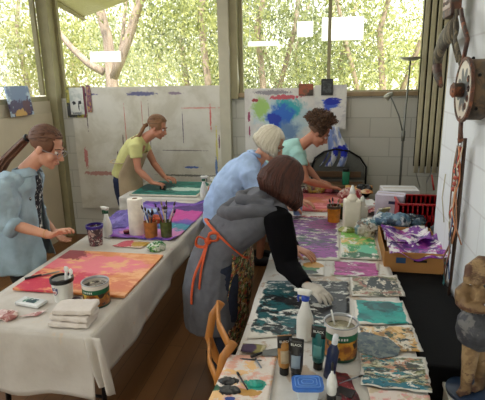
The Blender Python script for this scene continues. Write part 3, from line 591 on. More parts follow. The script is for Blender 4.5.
# painted scraps and green rag by the roll
sheet('paint_scrap','small paper scrap smeared pink and ochre in front of the paper roll','paper',[(-1.47,2.86),(-1.25,2.84),(-1.22,2.96),(-1.40,3.0)],paint('scrap_pk',(214,190,170),[((200,70,90),14,.5,.07,(1,1),(-.07,0,.07,.07)),((190,150,60),14,.5,.07,(1,1),(.06,0,.08,.05))]),n=8)
crumple('crumpled_rag','crumpled white paper blotted with green paint in front of the brush jars','rag',(-1.135,2.83,T),(.058,.048,.032),paint('green_blot',(222,226,212),[((30,110,50),20,.5,.06,(1,1)),((120,170,90),24,.6,.05,(1,1))],bump=.6),5)
t=thing('paint_pot','small black and red paint pot left of the paper roll','paint pot',(-1.475,3.12,T)); MB().lathe([(0,0),(.022,0),(.022,.028),(.0,.028)],n=18,capb=False,capt=False).build('pot',m_blk,t,angle=40); MB().lathe([(.023,.022),(.023,.034),(0,.034)],n=18,capb=False,capt=False).build('lid',mat('dark_red',(120,30,34),.4),t,angle=40)
# brush jars
j1=cup('brush_jar','amber jar of paintbrushes right of the paper roll','jar',(-1.265,3.08,T),.046,.050,.125,m_amb,None,mat('dark_water',(20,14,30),.1))
j2=cup('brush_jar','green-brown glass jar of paintbrushes beside the amber jar','jar',(-1.155,3.10,T),.040,.044,.125,mat('olive_glass',(84,92,48),.2,var=.3,scale=30),None,mat('dark_water',(20,14,30),.1))
bc=[(60,46,40),(196,160,110),(150,60,50),(210,206,196),(40,60,110),(180,120,60)]
rng=random.Random(4)
def brush(jar,a,l,tilt,col,lab,grp):
    t=thing('paintbrush',lab,'paintbrush',(jar[0],jar[1],T+.01),0,grp)
    d=Vector((math.cos(a)*tilt,math.sin(a)*tilt,1)).normalized(); s0=Vector((-math.cos(a)*.01,-math.sin(a)*.01,0))
    MB().tube([s0,s0+d*l*.5,s0+d*l],[.003,.005,.0035],8).build('handle',mat('brush_h%d%d%d'%col,col,.4),t)
    MB().tube([s0+d*l,s0+d*(l+.025)],[.0045,.0055],8).build('ferrule',m_met,t)
    MB().tube([s0+d*(l+.025),s0+d*(l+.04),s0+d*(l+.058)],[.0055,.008,.002],8).build('bristles',mat('bristle_%d'%(sum(col)%3),[(70,60,52),(150,130,100),(60,40,60)][sum(col)%3],.9),t)
for i in range(7): brush((-1.265,3.08),i*.9+.3,.13+.06*rng.random(),.15+.22*rng.random(),bc[i%6],'paintbrush standing in the amber jar','brushes in the amber jar')
for i in range(9): brush((-1.155,3.10),i*.7+.1,.15+.07*rng.random(),.1+.35*rng.random(),bc[(i+2)%6],'paintbrush standing in the green-brown jar','brushes in the green-brown jar')
t=thing('plastic_tub','pale blue lidded tub behind the amber brush jar','tub',(-1.40,3.40,T+.03)); MB().box((0,0,.035),(.12,.10,.07),bev=.012).build('tub',mat('pale_blue_plastic',(120,150,205),.3),t,smooth=False); MB().box((0,0,.075),(.13,.11,.012),bev=.004).build('lid',mat('blue_lid_pale',(150,176,216),.3),t,smooth=False)
crumple('painted_clump','orange painted paper clump showing above the amber jar','rag',(-1.26,3.16,T+.09),(.045,.035,.03),mat('orange_red_paper',(200,90,56),.7,var=.2),2)
# clutter at the back left table corner
cup('plastic_tub','yellow-green round tub with white lid at the right of the back left table','tub',(-1.155,4.72,T),.07,.075,.10,mat('olive_yellow',(150,150,60),.5,var=.3,scale=20),m_whp,mat('white_lid_fill',(210,210,200),.5))
crumple('crumpled_rag','brown and orange rag in front of the yellow-green tub','rag',(-1.14,4.50,T),(.10,.06,.035),paint('brown_rag',(120,96,76),[((180,110,70),12,.55,.06,(1,1)),((60,54,50),14,.6,.06,(1,1)),((200,196,186),16,.62,.05,(1,1))]),6)
# ---------------- right table
def tube_(label,loc,h,rz,body,lab_c,tilt=0):
    t=thing('paint_tube',label,'paint tube',loc,rz); t.rotation_euler=(tilt,0,rz)
    MB().lathe([(0,0),(.019,0),(.019,.025),(.015,.028)],n=18,capb=False).build('cap',m_blk,t,angle=40)
    b=MB().tube([(0,0,.026),(0,0,.034),(0,0,.06),(0,0,h*.75),(0,0,h-.006),(0,0,h)],[(.012,.012),(.022,.021),(.025,.020),(.027,.010),(.028,.0025),(.028,.0022)],20,lat=(1,0,0)); b.build('tube_body',body,t)
    MB().grid(lambda u,v:Vector(((u-.5)*.056,-.0030-(1-v)*.0065,h-.050+v*.048)),4,4).build('black_band',m_blk,t,solid=.001)
    MB().grid(lambda u,v:Vector(((u-.5)*.034,-.0235+.008*v+.004*abs(u-.5)*2,.055+v*.050)),6,4).build('label_patch',lab_c,t,solid=.0008)
    text_mesh('BLACK',.0135,m_textp,t,Matrix.Translation((0,-.0068,h-.024))@Matrix.Rotation(-.12,4,'X'))
    return t
tube_('amber-labelled standing paint tube, leftmost of the three',(-.150,1.600,T+.004),.165,.25,mat('tube_gold',(170,120,60),.35,var=.2,scale=40),mat('patch_pale',(180,160,130),.4))
tube_('black standing paint tube with grey-blue patch beside the amber one',(-.102,1.575,T+.004),.170,-.1,mat('tube_dark',(34,32,34),.35),mat('patch_grey',(130,146,160),.4))
tube_('dark teal standing paint tube in front of the large spray bottle',(-.022,1.655,T+.004),.185,-.2,mat('tube_teal',(24,96,96),.35),mat('patch_teal',(90,150,146),.4))
t=thing('paint_bottle','dark navy paint bottle leaning between the teal tube and the fruit can','paint bottle',(.020,1.60,T+.004),-.1); t.rotation_euler=(.0,.12,-.1)
MB().lathe([(0,0),(.020,0),(.022,.006),(.022,.12),(.012,.14),(.010,.15)],n=20,capb=False,sy=.75).build('bottle',mat('navy_plastic',(20,34,70),.3),t); MB().lathe([(.011,.148),(.012,.15),(.010,.185),(.0,.187)],n=14,capb=False,capt=False).build('cap',mat('pale_cap',(206,210,214),.4),t)
t=thing('liner_bottle','small white applicator bottle with black tip and base at the bottom right of the tub','bottle',(.030,1.475,T+.004))
MB().lathe([(0,0),(.017,0),(.017,.022),(.016,.024)],n=18,capb=False).build('base',m_blk,t,angle=40); MB().lathe([(.016,.022),(.018,.03),(.018,.075),(.010,.098),(.0055,.104),(.004,.118)],n=18,capb=False).build('bottle',m_whp,t); MB().lathe([(.0045,.116),(.004,.145),(.001,.152)],n=10,capb=False).build('tip',m_blk,t)
t=thing('food_tub','small translucent tub with a blue ribbed lid at the near table edge','tub',(-.055,1.475,T+.004),.15)
MB().lathe([(0,0),(.036,0),(.042,.045),(.044,.05)],n=4,capb=False).xf(Matrix.Rotation(PI/4,3,'Z')).xf(Matrix.Diagonal((1.35,1.0,1))).build('tub',mat('translucent_white',(206,212,216),.3),t,remesh=.003,sm=4)
def rrect(w,d,r,n=6):
    P_=[]
    for cx,cy,a0 in ((w/2-r,d/2-r,0),(-w/2+r,d/2-r,PI/2),(-w/2+r,-d/2+r,PI),(w/2-r,-d/2+r,1.5*PI)):
        for q in range(n+1): P_.append((cx+r*math.cos(a0+q*PI/2/n),cy+r*math.sin(a0+q*PI/2/n)))
    return P_
ld=MB().prism(rrect(.112,.086,.022),.010,c=(0,0,.048)); ld.prism(rrect(.100,.074,.018),.003,c=(0,0,.0575))
ldo=ld.build('lid',mat('blue_lid',(60,116,200),.3),t,smooth=False)
for q_,(w_,d_) in enumerate(((.088,.062),(.066,.042),(.042,.022))): MB().tube([(x,y,.0612) for x,y in rrect(w_,d_,.010)+[rrect(w_,d_,.010)[0]]],.0018,6).build('ridge',mat('blue_lid_light',(110,158,226),.3),ldo)
t=thing('scraper','grey metal scraper blade with wooden handle across the top of the palette sheet','scraper',(-.205,1.72,T+.013),.35)
MB().prism([(-.055,-.012),(.035,-.034),(.050,.03),(-.04,.022)],.0018).build('blade',mat('dull_steel',(112,114,112),.4,.6),t,smooth=False); MB().tube([(-.05,.004,.003),(-.10,-.02,.006)],[.005,.006],8).build('handle',m_blk,t)
def stick(label,a,b,m,w=.004,tip=None):
    a=Vector(a);b=Vector(b); t=thing('palette_brush',label,'paintbrush',a); MB().tube([(0,0,0),(b-a)*.78],[w*.7,w],8).build('handle',m,t); MB().tube([(b-a)*.78,(b-a)*.92,(b-a)],[w*1.2,w*1.4,w*.4],8).build('bristles',tip or m_blk,t); return t
stick('thin brush with dark tip lying on the palette sheet above the teal blob',(-.24,1.60,T+.018),(-.275,1.66,T+.018),mat('grey_handle',(120,130,140),.4))
stick('dark handled brush lying diagonally between the paint blobs',(-.27,1.46,T+.018),(-.33,1.56,T+.018),mat('dark_handle',(50,44,46),.4))
stick('long thin grey spatula lying from the red rag to the collage',(.06,1.56,T+.010),(.15,1.62,T+.014),mat('grey_handle',(120,130,140),.4),.003)
for i,(dx,dy,r,m,l) in enumerate([(-.065,-.035,.034,m_blk,'upper black paint blob on the palette sheet'),(-.045,-.085,.04,m_blk,'lower black paint blob on the palette sheet'),(.04,-.035,.034,mat('teal_paint',(18,150,130),.3),'teal paint blob on the palette sheet')]):
    o=MB().ell((0,0,0),(r,r*.62,.007),n=30,m=12).build('paint_blob',m,disp=lambda p,i=i:.005*noise.noise(p*70+Vector((i,0,0)))); o.location=(-.29+dx,1.54+dy,T+.013); tag(o,l,'paint')
m_rr=paint('red_rag',(130,30,40),[((70,20,28),16,.5,.1,(1,1)),((190,120,120),22,.6,.05,(1,1)),((210,200,196),22,.66,.04,(1,1))])
sheet('paint_rag','dark red paint stained rag on the table right of the white applicator bottle','rag',[(.065,1.43),(.135,1.46),(.095,1.62),(.045,1.64)],m_rr,z=T+.006,curl=.02,n=16,rag=.006)
o=MB().prism([(-.04,-.02),(.03,-.03),(.045,.01),(-.01,.03)],.006).build('painted_chip',mat('dark_chip',(36,30,34),.6),smooth=False); o.location=(.07,1.495,T+.02); tag(o,'small black painted chip resting on the dark red rag','chip')
# further back on the right table
cup('plastic_cup','orange rinse cup on the violet painting near the white cartons','cup',(.045,3.63,T),.048,.052,.135,mat('orange_glass',(196,120,30),.25,var=.3,scale=14),mat('dark_rim',(80,60,40),.4),mat('orange_liquid',(150,80,24),.1))
for i,a in enumerate((.2,1.9,3.4)): brush((.045,3.63),a,.13,.28,bc[(i+1)%6],'paintbrush standing in the orange rinse cup','brushes in the orange cup')
t=thing('glass_jar','dark green glass jar right of the orange rinse cup','jar',(.115,3.72,T)); MB().lathe([(0,0),(.032,0),(.034,.01),(.034,.09),(.026,.105),(.026,.12),(.023,.12)],n=20,capb=False,capt=False).build('jar',mat('dark_green_glass',(46,56,30),.15),t); MB().lathe([(.027,.108),(.028,.124),(0,.126)],n=20,capb=False,capt=False).build('lid',mat('yellow_lid',(170,160,50),.4),t,angle=40)
def bottle(name,label,loc,w,d,h,m,tip=True):
    t=thing(name,label,'bottle',loc,.1)
    MB().box((0,0,h*.34),(w,d,h*.68),bev=.014).build('bottle',m,t,smooth=True,remesh=.006,sm=3)
    MB().lathe([(w*.40,h*.64),(w*.30,h*.72),(.020,h*.80),(.018,h*.84)],n=18).build('shoulder',m,t)
    if tip: MB().lathe([(.021,h*.82),(.022,h*.84),(.016,h*.92),(.006,h),(0,h)],n=14,capb=False,capt=False).build('nozzle',m_whp,t)
    return t
bottle('paint_bottle','large white plastic paint bottle with pointed nozzle beside the orange cup',(.175,3.50,T),.125,.09,.33,mat('milky_plastic',(236,228,208),.4,var=.06))
bottle('paint_bottle','shorter white paint bottle right behind the large pointed one',(.255,3.56,T),.085,.08,.235,mat('milky_plastic2',(214,208,196),.4,var=.06))
crumple('plastic_bag','clear and grey crumpled plastic bag with blue smears right of the white bottles','bag',(.285,3.34,T),(.085,.075,.065),paint('bag_plastic',(190,184,170),[((90,130,140),9,.5,.08,(1,1),(0,.0,.1,.05)),((120,100,84),12,.58,.06,(1,1)),((224,222,214),10,.6,.06,(1,1))],rough=.3,bump=.5),4)
crumple('crumpled_rag','yellow-green smeared rag in front of the white paint bottles','rag',(.15,3.38,T),(.075,.04,.022),paint('yg_rag',(180,180,110),[((110,130,50),14,.5,.08,(1,1)),((225,220,200),16,.6,.06,(1,1))]),7)
m_rd=paint('red_paper',(150,50,50),[((180,90,80),8,.5,.1,(1,1)),((214,170,150),16,.62,.05,(1,1)),((90,30,36),10,.6,.08,(1,1))])
sheet('painting_sheet','red painted paper behind the white paint bottles','painting',[(.14,3.82),(.42,3.80),(.36,4.25),(.10,4.22)],m_rd,z=T+.028,curl=.03,n=16,rag=.01)
sheet('painting_sheet','orange and yellow painted card lying before the green bottle at the table end','painting',[(.14,4.28),(.40,4.30),(.42,4.62),(.16,4.60)],paint('orange_yel',(196,140,80),[((214,170,90),7,.5,.1,(1,1)),((170,70,60),9,.55,.08,(1,1)),((222,200,170),10,.62,.06,(1,1))]),z=T+.06,curl=.03,n=16)
crumple('crumpled_rag','red stained white rag at the far end of the right table','rag',(.19,4.35,T+.01),(.10,.09,.05),paint('redwhite',(200,150,140),[((150,40,50),12,.5,.08,(1,1)),((226,216,206),12,.6,.06,(1,1))]),9)
t=thing('drink_bottle','green steel drink bottle with black lid on the brown bench','bottle',(.17,4.86,.76))
MB().lathe([(0,0),(.034,0),(.036,.006),(.036,.135),(.030,.140)],n=22,capb=False).build('bottle',mat('mint_green_metal',(40,140,104),.35),t); MB().lathe([(.031,.133),(.033,.136),(.033,.160),(.028,.165),(0,.165)],n=22,capb=False,capt=False).build('lid',m_blk,t,angle=40)
crumple('black_bag','black crumpled pouch at the far right end of the right table','bag',(.33,4.50,T),(.075,.07,.06),m_blk,12)
# brown back clutter at W3's hands
crumple('paint_rags','heap of brown, yellow and red rags under the curly haired woman\'s arms','rag',(-.17,4.56,T),(.14,.08,.05),paint('heap_rag',(130,104,80),[((170,140,50),8,.5,.08,(1,1)),((110,36,44),9,.56,.06,(1,1)),((200,190,176),12,.6,.05,(1,1)),((40,34,40),12,.6,.06,(1,1))]),14)
crumple('paint_rags','dark red and black rags by the curly haired woman\'s right hand','rag',(.04,4.56,T),(.09,.06,.035),paint('heap_rag2',(60,34,40),[((130,40,50),9,.5,.08,(1,1)),((190,180,170),14,.63,.05,(1,1))]),15)
# ================================================================= FURNITURE AT THE RIGHT AND BACK
m_matteblack=mat('matte_black',(9,9,10),.9,var=.2,scale=6,bump=.4,bs=20,spec=.2)
bb=MB().box((.532,2.41,.35),(.285,1.24,.70),bev=.012)  # solid black block put into the gap; its top carries the cardboard box
o=bb.build('black_block',m_matteblack,origin=(.532,2.41,0),disp=None,smooth=False); tag(o,'plain black block filling the gap between right table and white wall','bench')
t=thing('side_table','plain side table behind the wall end carrying cartons and the red crate','table',(.74,3.78,0))
MB().box((0,0,T-.02),(.66,1.26,.035),bev=.006).build('tabletop',mat('brown_top',(70,54,42),.5),t,smooth=False)
for sx in (-.29,.29):
    for sy in (-.58,.58): MB().box((sx,sy,(T-.04)/2),(.04,.04,T-.04)).build('leg',m_leg,t,smooth=False)
# cardboard box with open top
m_card=mat('cardboard',(176,124,66),.8,var=.08,scale=4)
bx=thing('cardboard_box','open brown cardboard box with purple painted papers inside','box',(.515,3.00,.702),math.radians(-1))
W_,D_,H_=.335,.50,.125
mb=MB(); th=.006
mb.box((0,-D_/2,H_/2),(W_,th,H_)).box((0,D_/2,H_/2),(W_,th,H_)).box((-W_/2,0,H_/2),(th,D_,H_)).box((W_/2,0,H_/2),(th,D_,H_)).box((0,0,th/2),(W_,D_,th))
mb.build('carton',m_card,bx,smooth=False)
MB().box((-.075,-D_/2-.0045,H_*.60),(.055,.002,.035)).build('blue_label',mat('label_blue',(36,72,110),.5),bx,smooth=False)
hh=MB(); hh.box((.035,-D_/2-.0035,H_*.60),(.075,.0015,.016),bev=.0005); hh.build('hand_slot',mat('slot_dark',(36,24,16),.9),bx,smooth=False)
m_pp=paint('purple_white_papers',(226,220,222),[((110,30,140),8,.46,.06,(1,1)),((70,24,110),10,.55,.06,(1,1)),((170,60,160),12,.6,.05,(1,1)),((232,228,228),12,.64,.04,(1,1))],bump=.4)
for i,(x0,x1,y0,y1,z,l,cn) in enumerate([(-.15,.19,-.28,.10,.125,'purple and white painted paper spilling over the front of the cardboard box',(1,0,.5,.05)),(-.15,.14,-.05,.24,.135,'purple painted paper deeper in the cardboard box',(0,1,.5,.05))]):
    o=MB().grid(lambda u,v,i=i:Vector((x0+(x1-x0)*u,y0+(y1-y0)*v,.035*noise.noise(Vector((u*3.2+i*3,v*3.2,i)))+.05*(abs(u-.5)*2)**2*(.4+.6*math.sin(v*9+i)**2)-.02)),24,24).build('painted_paper',m_pp,solid=.0015); o.location=(.515,3.0,.702+z); tag(o,l,'painting')
crumple('crumpled_painting','blue-grey and white crumpled paper behind the purple papers','painting',(.45,3.36,.80),(.13,.08,.05),paint('blue_crumple',(206,212,216),[((70,104,130),9,.48,.06,(1,1)),((110,140,160),12,.56,.06,(1,1)),((40,60,80),14,.62,.05,(1,1))]),21)
crumple('crumpled_painting','dark blue crumpled paper against the front of the red crate','painting',(.60,3.42,.78),(.09,.07,.05),paint('navy_crumple',(60,84,104),[((30,40,56),9,.5,.06,(1,1)),((170,176,176),14,.62,.05,(1,1))]),22)
# yellow framed small board
t=thing('small_canvas','small yellow-edged white canvas propped behind the blue crumpled paper','canvas',(.40,3.52,.82),.5); MB().box((0,0,.03),(.10,.012,.10),Matrix.Rotation(.6,3,'X'),bev=.002).build('canvas',paint('yel_canvas',(214,204,150),[((60,60,50),12,.58,.05,(1,1)),((226,222,210),9,.5,.05,(1,1))],'xz'),t,smooth=False)
# white cartons
m_ctn=mat('carton_white',(214,212,212),.6,var=.04)
for i,(x,y,w,d,h,z,rz_,l) in enumerate([(.60,4.14,.30,.20,.17,T,.05,'larger white printed carton behind the red crate'),(.49,3.80,.22,.14,.20,T,-.25,'lilac-white tilted carton at the left of the red crate')]):
    t=thing('carton',l,'box',(x,y,z),rz_); MB().box((0,0,h/2),(w,d,h),bev=.003).build('carton',m_ctn if i==0 else mat('carton_lilac',(204,196,214),.6),t,smooth=False)
    MB().box((.03,-d/2-.001,h*.72),(w*.32,.0015,h*.12)).build('printed_bar',mat('print_dark',(50,50,90),.5),t,smooth=False); MB().box((0,0,h+.001),(w*.9,d*.06,.0015)).build('seam_tape',mat('tape_tan',(180,160,130),.5),t,smooth=False)
t=thing('paper_stack','short stack of white paper on the right table before the cartons','paper',(.33,4.02,T),.3); MB().box((0,0,.03),(.15,.20,.06),bev=.002).build('sheets',m_ctn,t,smooth=False); MB().box((.0,0,.0625),(.155,.19,.004)).build('top_sheet',m_whp,t,smooth=False)
# red crate with slots
t=thing('plastic_crate','red plastic crate with slotted side behind the blue crumpled papers','crate',(.72,3.66,T))
m_redp=mat('red_plastic',(176,26,32),.35,var=.06); cr=MB(); W2,D2,H2=.40,.28,.19
for sy in (-1,1):
    cr.box((0,sy*D2/2,.03),(W2,.01,.06)); cr.box((0,sy*D2/2,H2-.04),(W2,.01,.08))
    for q in range(12): cr.box((-W2/2+.01+q*(W2-.02)/11,sy*D2/2,H2/2),(.024,.01,H2))
for sx in (-1,1): cr.box((sx*W2/2,0,H2/2),(.01,D2,H2))
cr.box((0,0,.006),(W2,D2,.012)); cr.build('crate',m_redp,t,smooth=False); rm=MB()
for sy in (-1,1): rm.box((0,sy*(D2/2+.006),H2),(W2+.03,.018,.014),bev=.003)
for sx in (-1,1): rm.box((sx*(W2/2+.006),0,H2),(.018,D2+.03,.014),bev=.003)
rm.build('rim',m_redp,t,smooth=False)
crumple('cloth_heap','dark grey cloth heap inside the red crate','cloth',(.72,3.66,T+.03),(.15,.10,.06),mat('grey_heap',(70,68,66),.9,var=.3),31)
crumple('cloth_heap','grey crumpled paper heap by the wall end right of the crate','paper',(.80,3.30,T),(.09,.08,.07),mat('dark_mix',(56,60,66),.8,var=.4,scale=20),33)
o=MB().tube([(0,0,0),(-.03,0,.14)],[.009,.006],8).build('red_handle_brush',mat('red_handle',(176,50,40),.4)); o.location=(.92,4.30,T+.12); tag(o,'red handled brush standing upright behind the crate','brush')
# dark table and chair beyond the end of the right table
t=thing('wooden_bench','brown wooden bench beyond the end of the right table','bench',(.02,4.90,0)); 
m_bw=mat('brown_wood',(112,84,60),.5,var=.15,scale=6,stretch=(1,6,6))
MB().box((0,0,.742),(.66,.22,.03),bev=.004).build('seat',m_bw,t,smooth=False); MB().box((0,.09,.84),(.62,.02,.06),bev=.004).build('back_rail',m_bw,t,smooth=False)
for sx in (-.29,.29):
    for sy in (-.08,.08): MB().box((sx,sy,.365),(.035,.035,.73)).build('leg',m_bw,t,smooth=False)
t=thing('stacking_chair','grey round-backed chair behind the brown bench at the back wall','chair',(.10,5.0,0))
bk=MB(); poly=[(-.27,-.14),(-.27,.0),(-.24,.08),(-.16,.14),(-.04,.17),(.10,.15),(.20,.09),(.26,-.0),(.27,-.14)]
bk.prism(poly,.025,Matrix.Rotation(PI/2,3,'X'),(0,.03,.92)); bk.build('backrest',mat('grey_upholstery',(96,98,94),.8),t,smooth=False)
fr=MB().tube([(-.28,0,.0),(-.28,.0,.92),(-.25,.0,1.01),(-.16,.0,1.075),(-.04,.0,1.105),(.10,0,1.085),(.21,0,1.02),(.28,0,.92),(.28,0,0)],.011,8); fr.build('frame',m_leg,t)
MB().box((0,-.0,.46),(.5,.16,.04),bev=.01).build('seat',mat('grey_upholstery',(96,98,94),.8),t,smooth=False)
# floor lamp: uplighter on a thin pole with a reading arm
lp=thing('floor_lamp','slim grey floor lamp with a dish head and small reading arm','lamp',(.70,4.80,0))
m_lm=mat('lamp_grey',(120,122,116),.35,.6)
MB().lathe([(0,0),(.13,0),(.13,.02),(.02,.03),(0,.03)],n=24,capb=False,capt=False).build('base',m_lm,lp,angle=40)
MB().tube([(0,0,.02),(0,0,1.30),(.02,0,1.98)],[.012,.011,.008],10).build('pole',m_lm,lp)
MB().lathe([(.015,0),(.06,.008),(.10,.03),(.103,.036),(.10,.034),(.05,.018),(0,.014)],(.02,0,1.97),n=24,capb=True,capt=False).build('uplight_dish',mat('dish_pale',(176,176,160),.4,.3),lp)
MB().tube([(0,0,1.28),(-.05,-.0,1.46),(-.115,0,1.60),(-.14,0,1.645)],.0065,8).build('reading_arm',m_lm,lp)
hd=MB().tube([(-.12,0,1.675),(-.155,0,1.66),(-.185,0,1.625)],[(.015,.02),(.026,.03),(.03,.036)],12); hd.build('reading_head',mat('dish_pale',(176,176,160),.4,.3),lp)
MB().tube([(-.0,0,1.22),(0,0,1.32)],.018,10).build('joint',m_lm,lp)
for i,(pts,l) in enumerate([([(.92,4.95,.72),(.86,4.93,.90),(.95,4.92,1.00),(1.02,4.93,.92),(.98,4.94,.78)],'thin pale wire loop lying by the blind bottom')]):
    o=MB().tube(pts,.004,6).build('cable',m_wire); tag(o,l,'cable')
# ---------------------------------------------------------------- wooden chair by the near table
m_ch=mat('chair_beech',(186,122,58),.45,var=.15,scale=5,stretch=(6,6,1))
ch=thing('wooden_chair','light wooden folding chair standing behind the woman in grey at the near table','chair',(-.42,1.78,0),0)
A_=Vector((-.545,2.00,0))-Vector((-.42,1.78,0)); B_=Vector((-.415,1.66,0))-Vector((-.42,1.78,0))   # ends of the backrest
fwd=Vector((A_.y-B_.y,B_.x-A_.x,0)).normalized(); 
if fwd.x<0: fwd=-fwd
def post(P0): 
    return [P0+fwd*.36+Vector((0,0,0)),P0+fwd*.12+Vector((0,0,.34)),P0+fwd*.02+Vector((0,0,.50)),P0-fwd*.015+Vector((0,0,.62)),P0+fwd*.01+Vector((0,0,.74)),P0+fwd*.055+Vector((0,0,.80))]
latd=(B_-A_).normalized()
for P0 in (A_,B_): MB().tube(post(P0),[(.014,.02)]*6,10,lat=latd).build('back_post',m_ch,ch)
for zz,off,hh in ((.785,.035,.030),(.60,-.012,.028)):
    q0=A_+fwd*off+Vector((0,0,zz)); q1=B_+fwd*off+Vector((0,0,zz)); md=(q0+q1)/2-fwd*.02
    MB().tube([q0,q0.lerp(md,.6),md,q1.lerp(md,.6),q1],[(.010,hh)]*5,10,lat=fwd).build('back_rail',m_ch,ch)
c0=(A_+B_)/2+fwd*.20
st=MB(); st.box((0,0,0),(.36,.36,.02),bev=.006); ang=math.atan2(fwd.y,fwd.x)
st.xf(Matrix.Translation(c0+Vector((0,0,.44)))@Matrix.Rotation(ang,4,'Z')); st.build('seat',m_ch,ch,smooth=False)
for P0 in (A_,B_): MB().tube([P0-fwd*.05,P0+fwd*.20+Vector((0,0,.26)),P0+fwd*.40+Vector((0,0,.43))],[(.012,.017)]*3,10,lat=latd).build('rear_leg',m_ch,ch)
MB().tube([A_+fwd*.05+Vector((0,0,.12)),B_+fwd*.05+Vector((0,0,.12))],.010,8).build('stretcher',m_ch,ch)
# ---------------------------------------------------------------- pedestal and wooden figure
t=thing('pedestal','white painted pedestal at the bottom right carrying the wooden figure','pedestal',(.60,1.60,0))
MB().box((0,0,.312),(.24,.34,.625),bev=.006).build('plinth',mat('plinth_white',(222,222,212),.5,var=.04),t,smooth=False); MB().box((0,0,.633),(.25,.35,.018),bev=.003).build('top_board',mat('plinth_white',(222,222,212),.5,var=.04),t,smooth=False)
SX,SY,SZ=.567,1.715,.643
m_fig=paint('aged_carved_wood',(128,100,66),[((92,68,44),6,.5,.12,(1,1)),((156,128,90),9,.62,.1,(1,1)),((90,60,44),18,.62,.06,(1,1))],rough=.6,bump=.7)
m_fdk=paint('dark_aged_paint',(70,72,78),[((50,50,56),7,.5,.1,(1,1)),((110,108,106),14,.6,.08,(1,1))],rough=.6,bump=.7)
st=thing('carved_figure','carved wooden figure in a grey skirt standing on a blue round base','sculpture',(SX,SY,SZ)); st.scale=(1.15,1.15,1.0)
MB().lathe([(0,0),(.078,0),(.080,.006),(.080,.014),(.074,.018),(0,.018)],n=30,capb=False,capt=False).build('base',mat('blue_base',(30,50,78),.45,var=.2),st,angle=40)
lg=MB(); ll=MB()
for sx,yy in ((-.022,-.02),(.026,.012)):
    ll.tube([(sx*1.1,yy,.018),(sx*1.1,yy,.05),(sx,yy,.13),(sx*.9,yy*.5,.24)],[(.018,.018),(.017,.018),(.023,.024),(.027,.03)],12)
    ll.tube([(sx*1.1-.03,yy-.028,.026),(sx*1.1-.01,yy-.01,.030),(sx*1.1,yy,.03)],[(.012,.008),(.016,.010),(.016,.015)],10)
lg.tube([(0,0,.36),(0,0,.40),(0,.0,.46),(0,0,.49)],[(.035,.03),(.05,.035),(.045,.032),(.02,.02)],14)
lg.ell((-.014,-.008,.505),(.036,.036,.046)); lg.ell((-.050,-.014,.502),(.010,.008,.012)); lg.ell((-.030,-.03,.478),(.016,.014,.014))
lg.tube([(.060*math.cos(i/20*2*PI)-.002,.046*math.sin(i/20*2*PI)-.012,.398+.010*math.cos(i/20*2*PI)) for i in range(21)],[.021]*21,12)
lg.tube([(-.045,.0,.455),(-.066,-.01,.43),(-.066,-.012,.40)],[.018,.022,.020],12)
lg.tube([(.04,.0,.45),(.066,-.02,.40),(.05,-.045,.385),(.0,-.062,.382)],[.017,.018,.016,.012],10)
lg.tube([(-.07,-.03,.41),(-.04,-.02,.395),(.0,-.03,.388),(.05,-.02,.395),(.07,-.02,.41)],[.016,.018,.018,.018,.016],10)
lg.tube([(-.055,-.02,.47),(-.050,-.01,.525),(-.015,.0,.552),(.03,.01,.545)],[.014,.017,.02,.014],10)
ll.build('carved_legs',m_fig,st,remesh=.0045,sm=2,disp=lambda p:.0015*noise.noise(p*60))
lg.build('carved_torso',m_fig,st,remesh=.0035,sm=6,disp=lambda p:.0015*noise.noise(p*60))
MB().lathe([(.0,.20),(.040,.205),(.060,.23),(.070,.27),(.064,.32),(.046,.36),(.030,.375),(0,.375)],n=24,capb=False,capt=False,sy=.85).build('skirt',m_fdk,st,disp=lambda p:.003*noise.noise(p*30))
MB().lathe([(0,.36),(.030,.365),(.034,.40),(.033,.47),(.028,.52),(.012,.545),(0,.548)],(.012,-.018,0),n=18,capb=False,capt=False,sy=.7).build('dark_veil',m_fdk,st,disp=lambda p:.002*noise.noise(p*40))
MB().ell((-.004,-.066,.412),(.010,.006,.010)).build('pale_chip',mat('chip_pale',(176,180,190),.5),st)
# ---------------------------------------------------------------- found-object sculpture on the right wall
m_rust=paint('rusty_iron',(96,60,44),[((62,40,34),9,.5,.12,(1,1)),((140,84,56),14,.6,.08,(1,1)),((70,66,58),8,.62,.06,(1,1))],'yz',.6,.8)
m_wdk=paint('weathered_grey_wood',(96,88,72),[((60,54,44),8,.5,.1,(3,1)),((130,118,94),10,.6,.08,(3,1))],'yz',.7,.6)
m_drum=paint('drum_iron',(84,72,58),[((54,46,38),6,.5,.1,(1,1)),((104,80,56),9,.6,.08,(1,1))],'yz',.55,.6)
q_=atx(463.5,90,.60); YC,ZC=q_.y,q_.z
ws=thing('wall_sculpture','found-object wall sculpture of wheel, drum, horn and sign box on the white wall','sculpture',(XR,YC,ZC))
RX=Matrix.Rotation(-PI/2,3,'Y')   # local z -> -x
MB().lathe([(.132,0),(.137,.01),(.137,.07),(.127,.085),(0,.085)],n=36,capb=True,capt=False,M=RX,c=(0,.0,0)).build('drum',m_drum,ws,angle=40)
dm=MB()
k=NT('sun_disc'); co=k.coord(); sp_=k.n('ShaderNodeSeparateXYZ'); k.l(co,sp_.inputs[0]); an=k.math('ARCTAN2',sp_.outputs[1],sp_.outputs[2]); rr=k.math('SQRT',k.math('ADD',k.math('MULTIPLY',sp_.outputs[1],sp_.outputs[1]),k.math('MULTIPLY',sp_.outputs[2],sp_.outputs[2])))
star=k.math('ADD',.055,k.math('MULTIPLY',.05,k.math('ABSOLUTE',k.math('SINE',k.math('MULTIPLY',an,4.)))))
cur=k.mix(k.math('LESS_THAN',rr,star),srgb((206,198,184)),srgb((84,86,88))); cur=k.mix(k.step(k.noise(co,20,4),.6,.7),cur,srgb((150,120,96))); k.l(cur,k.b.inputs['Base Color']); m_sun=k.m
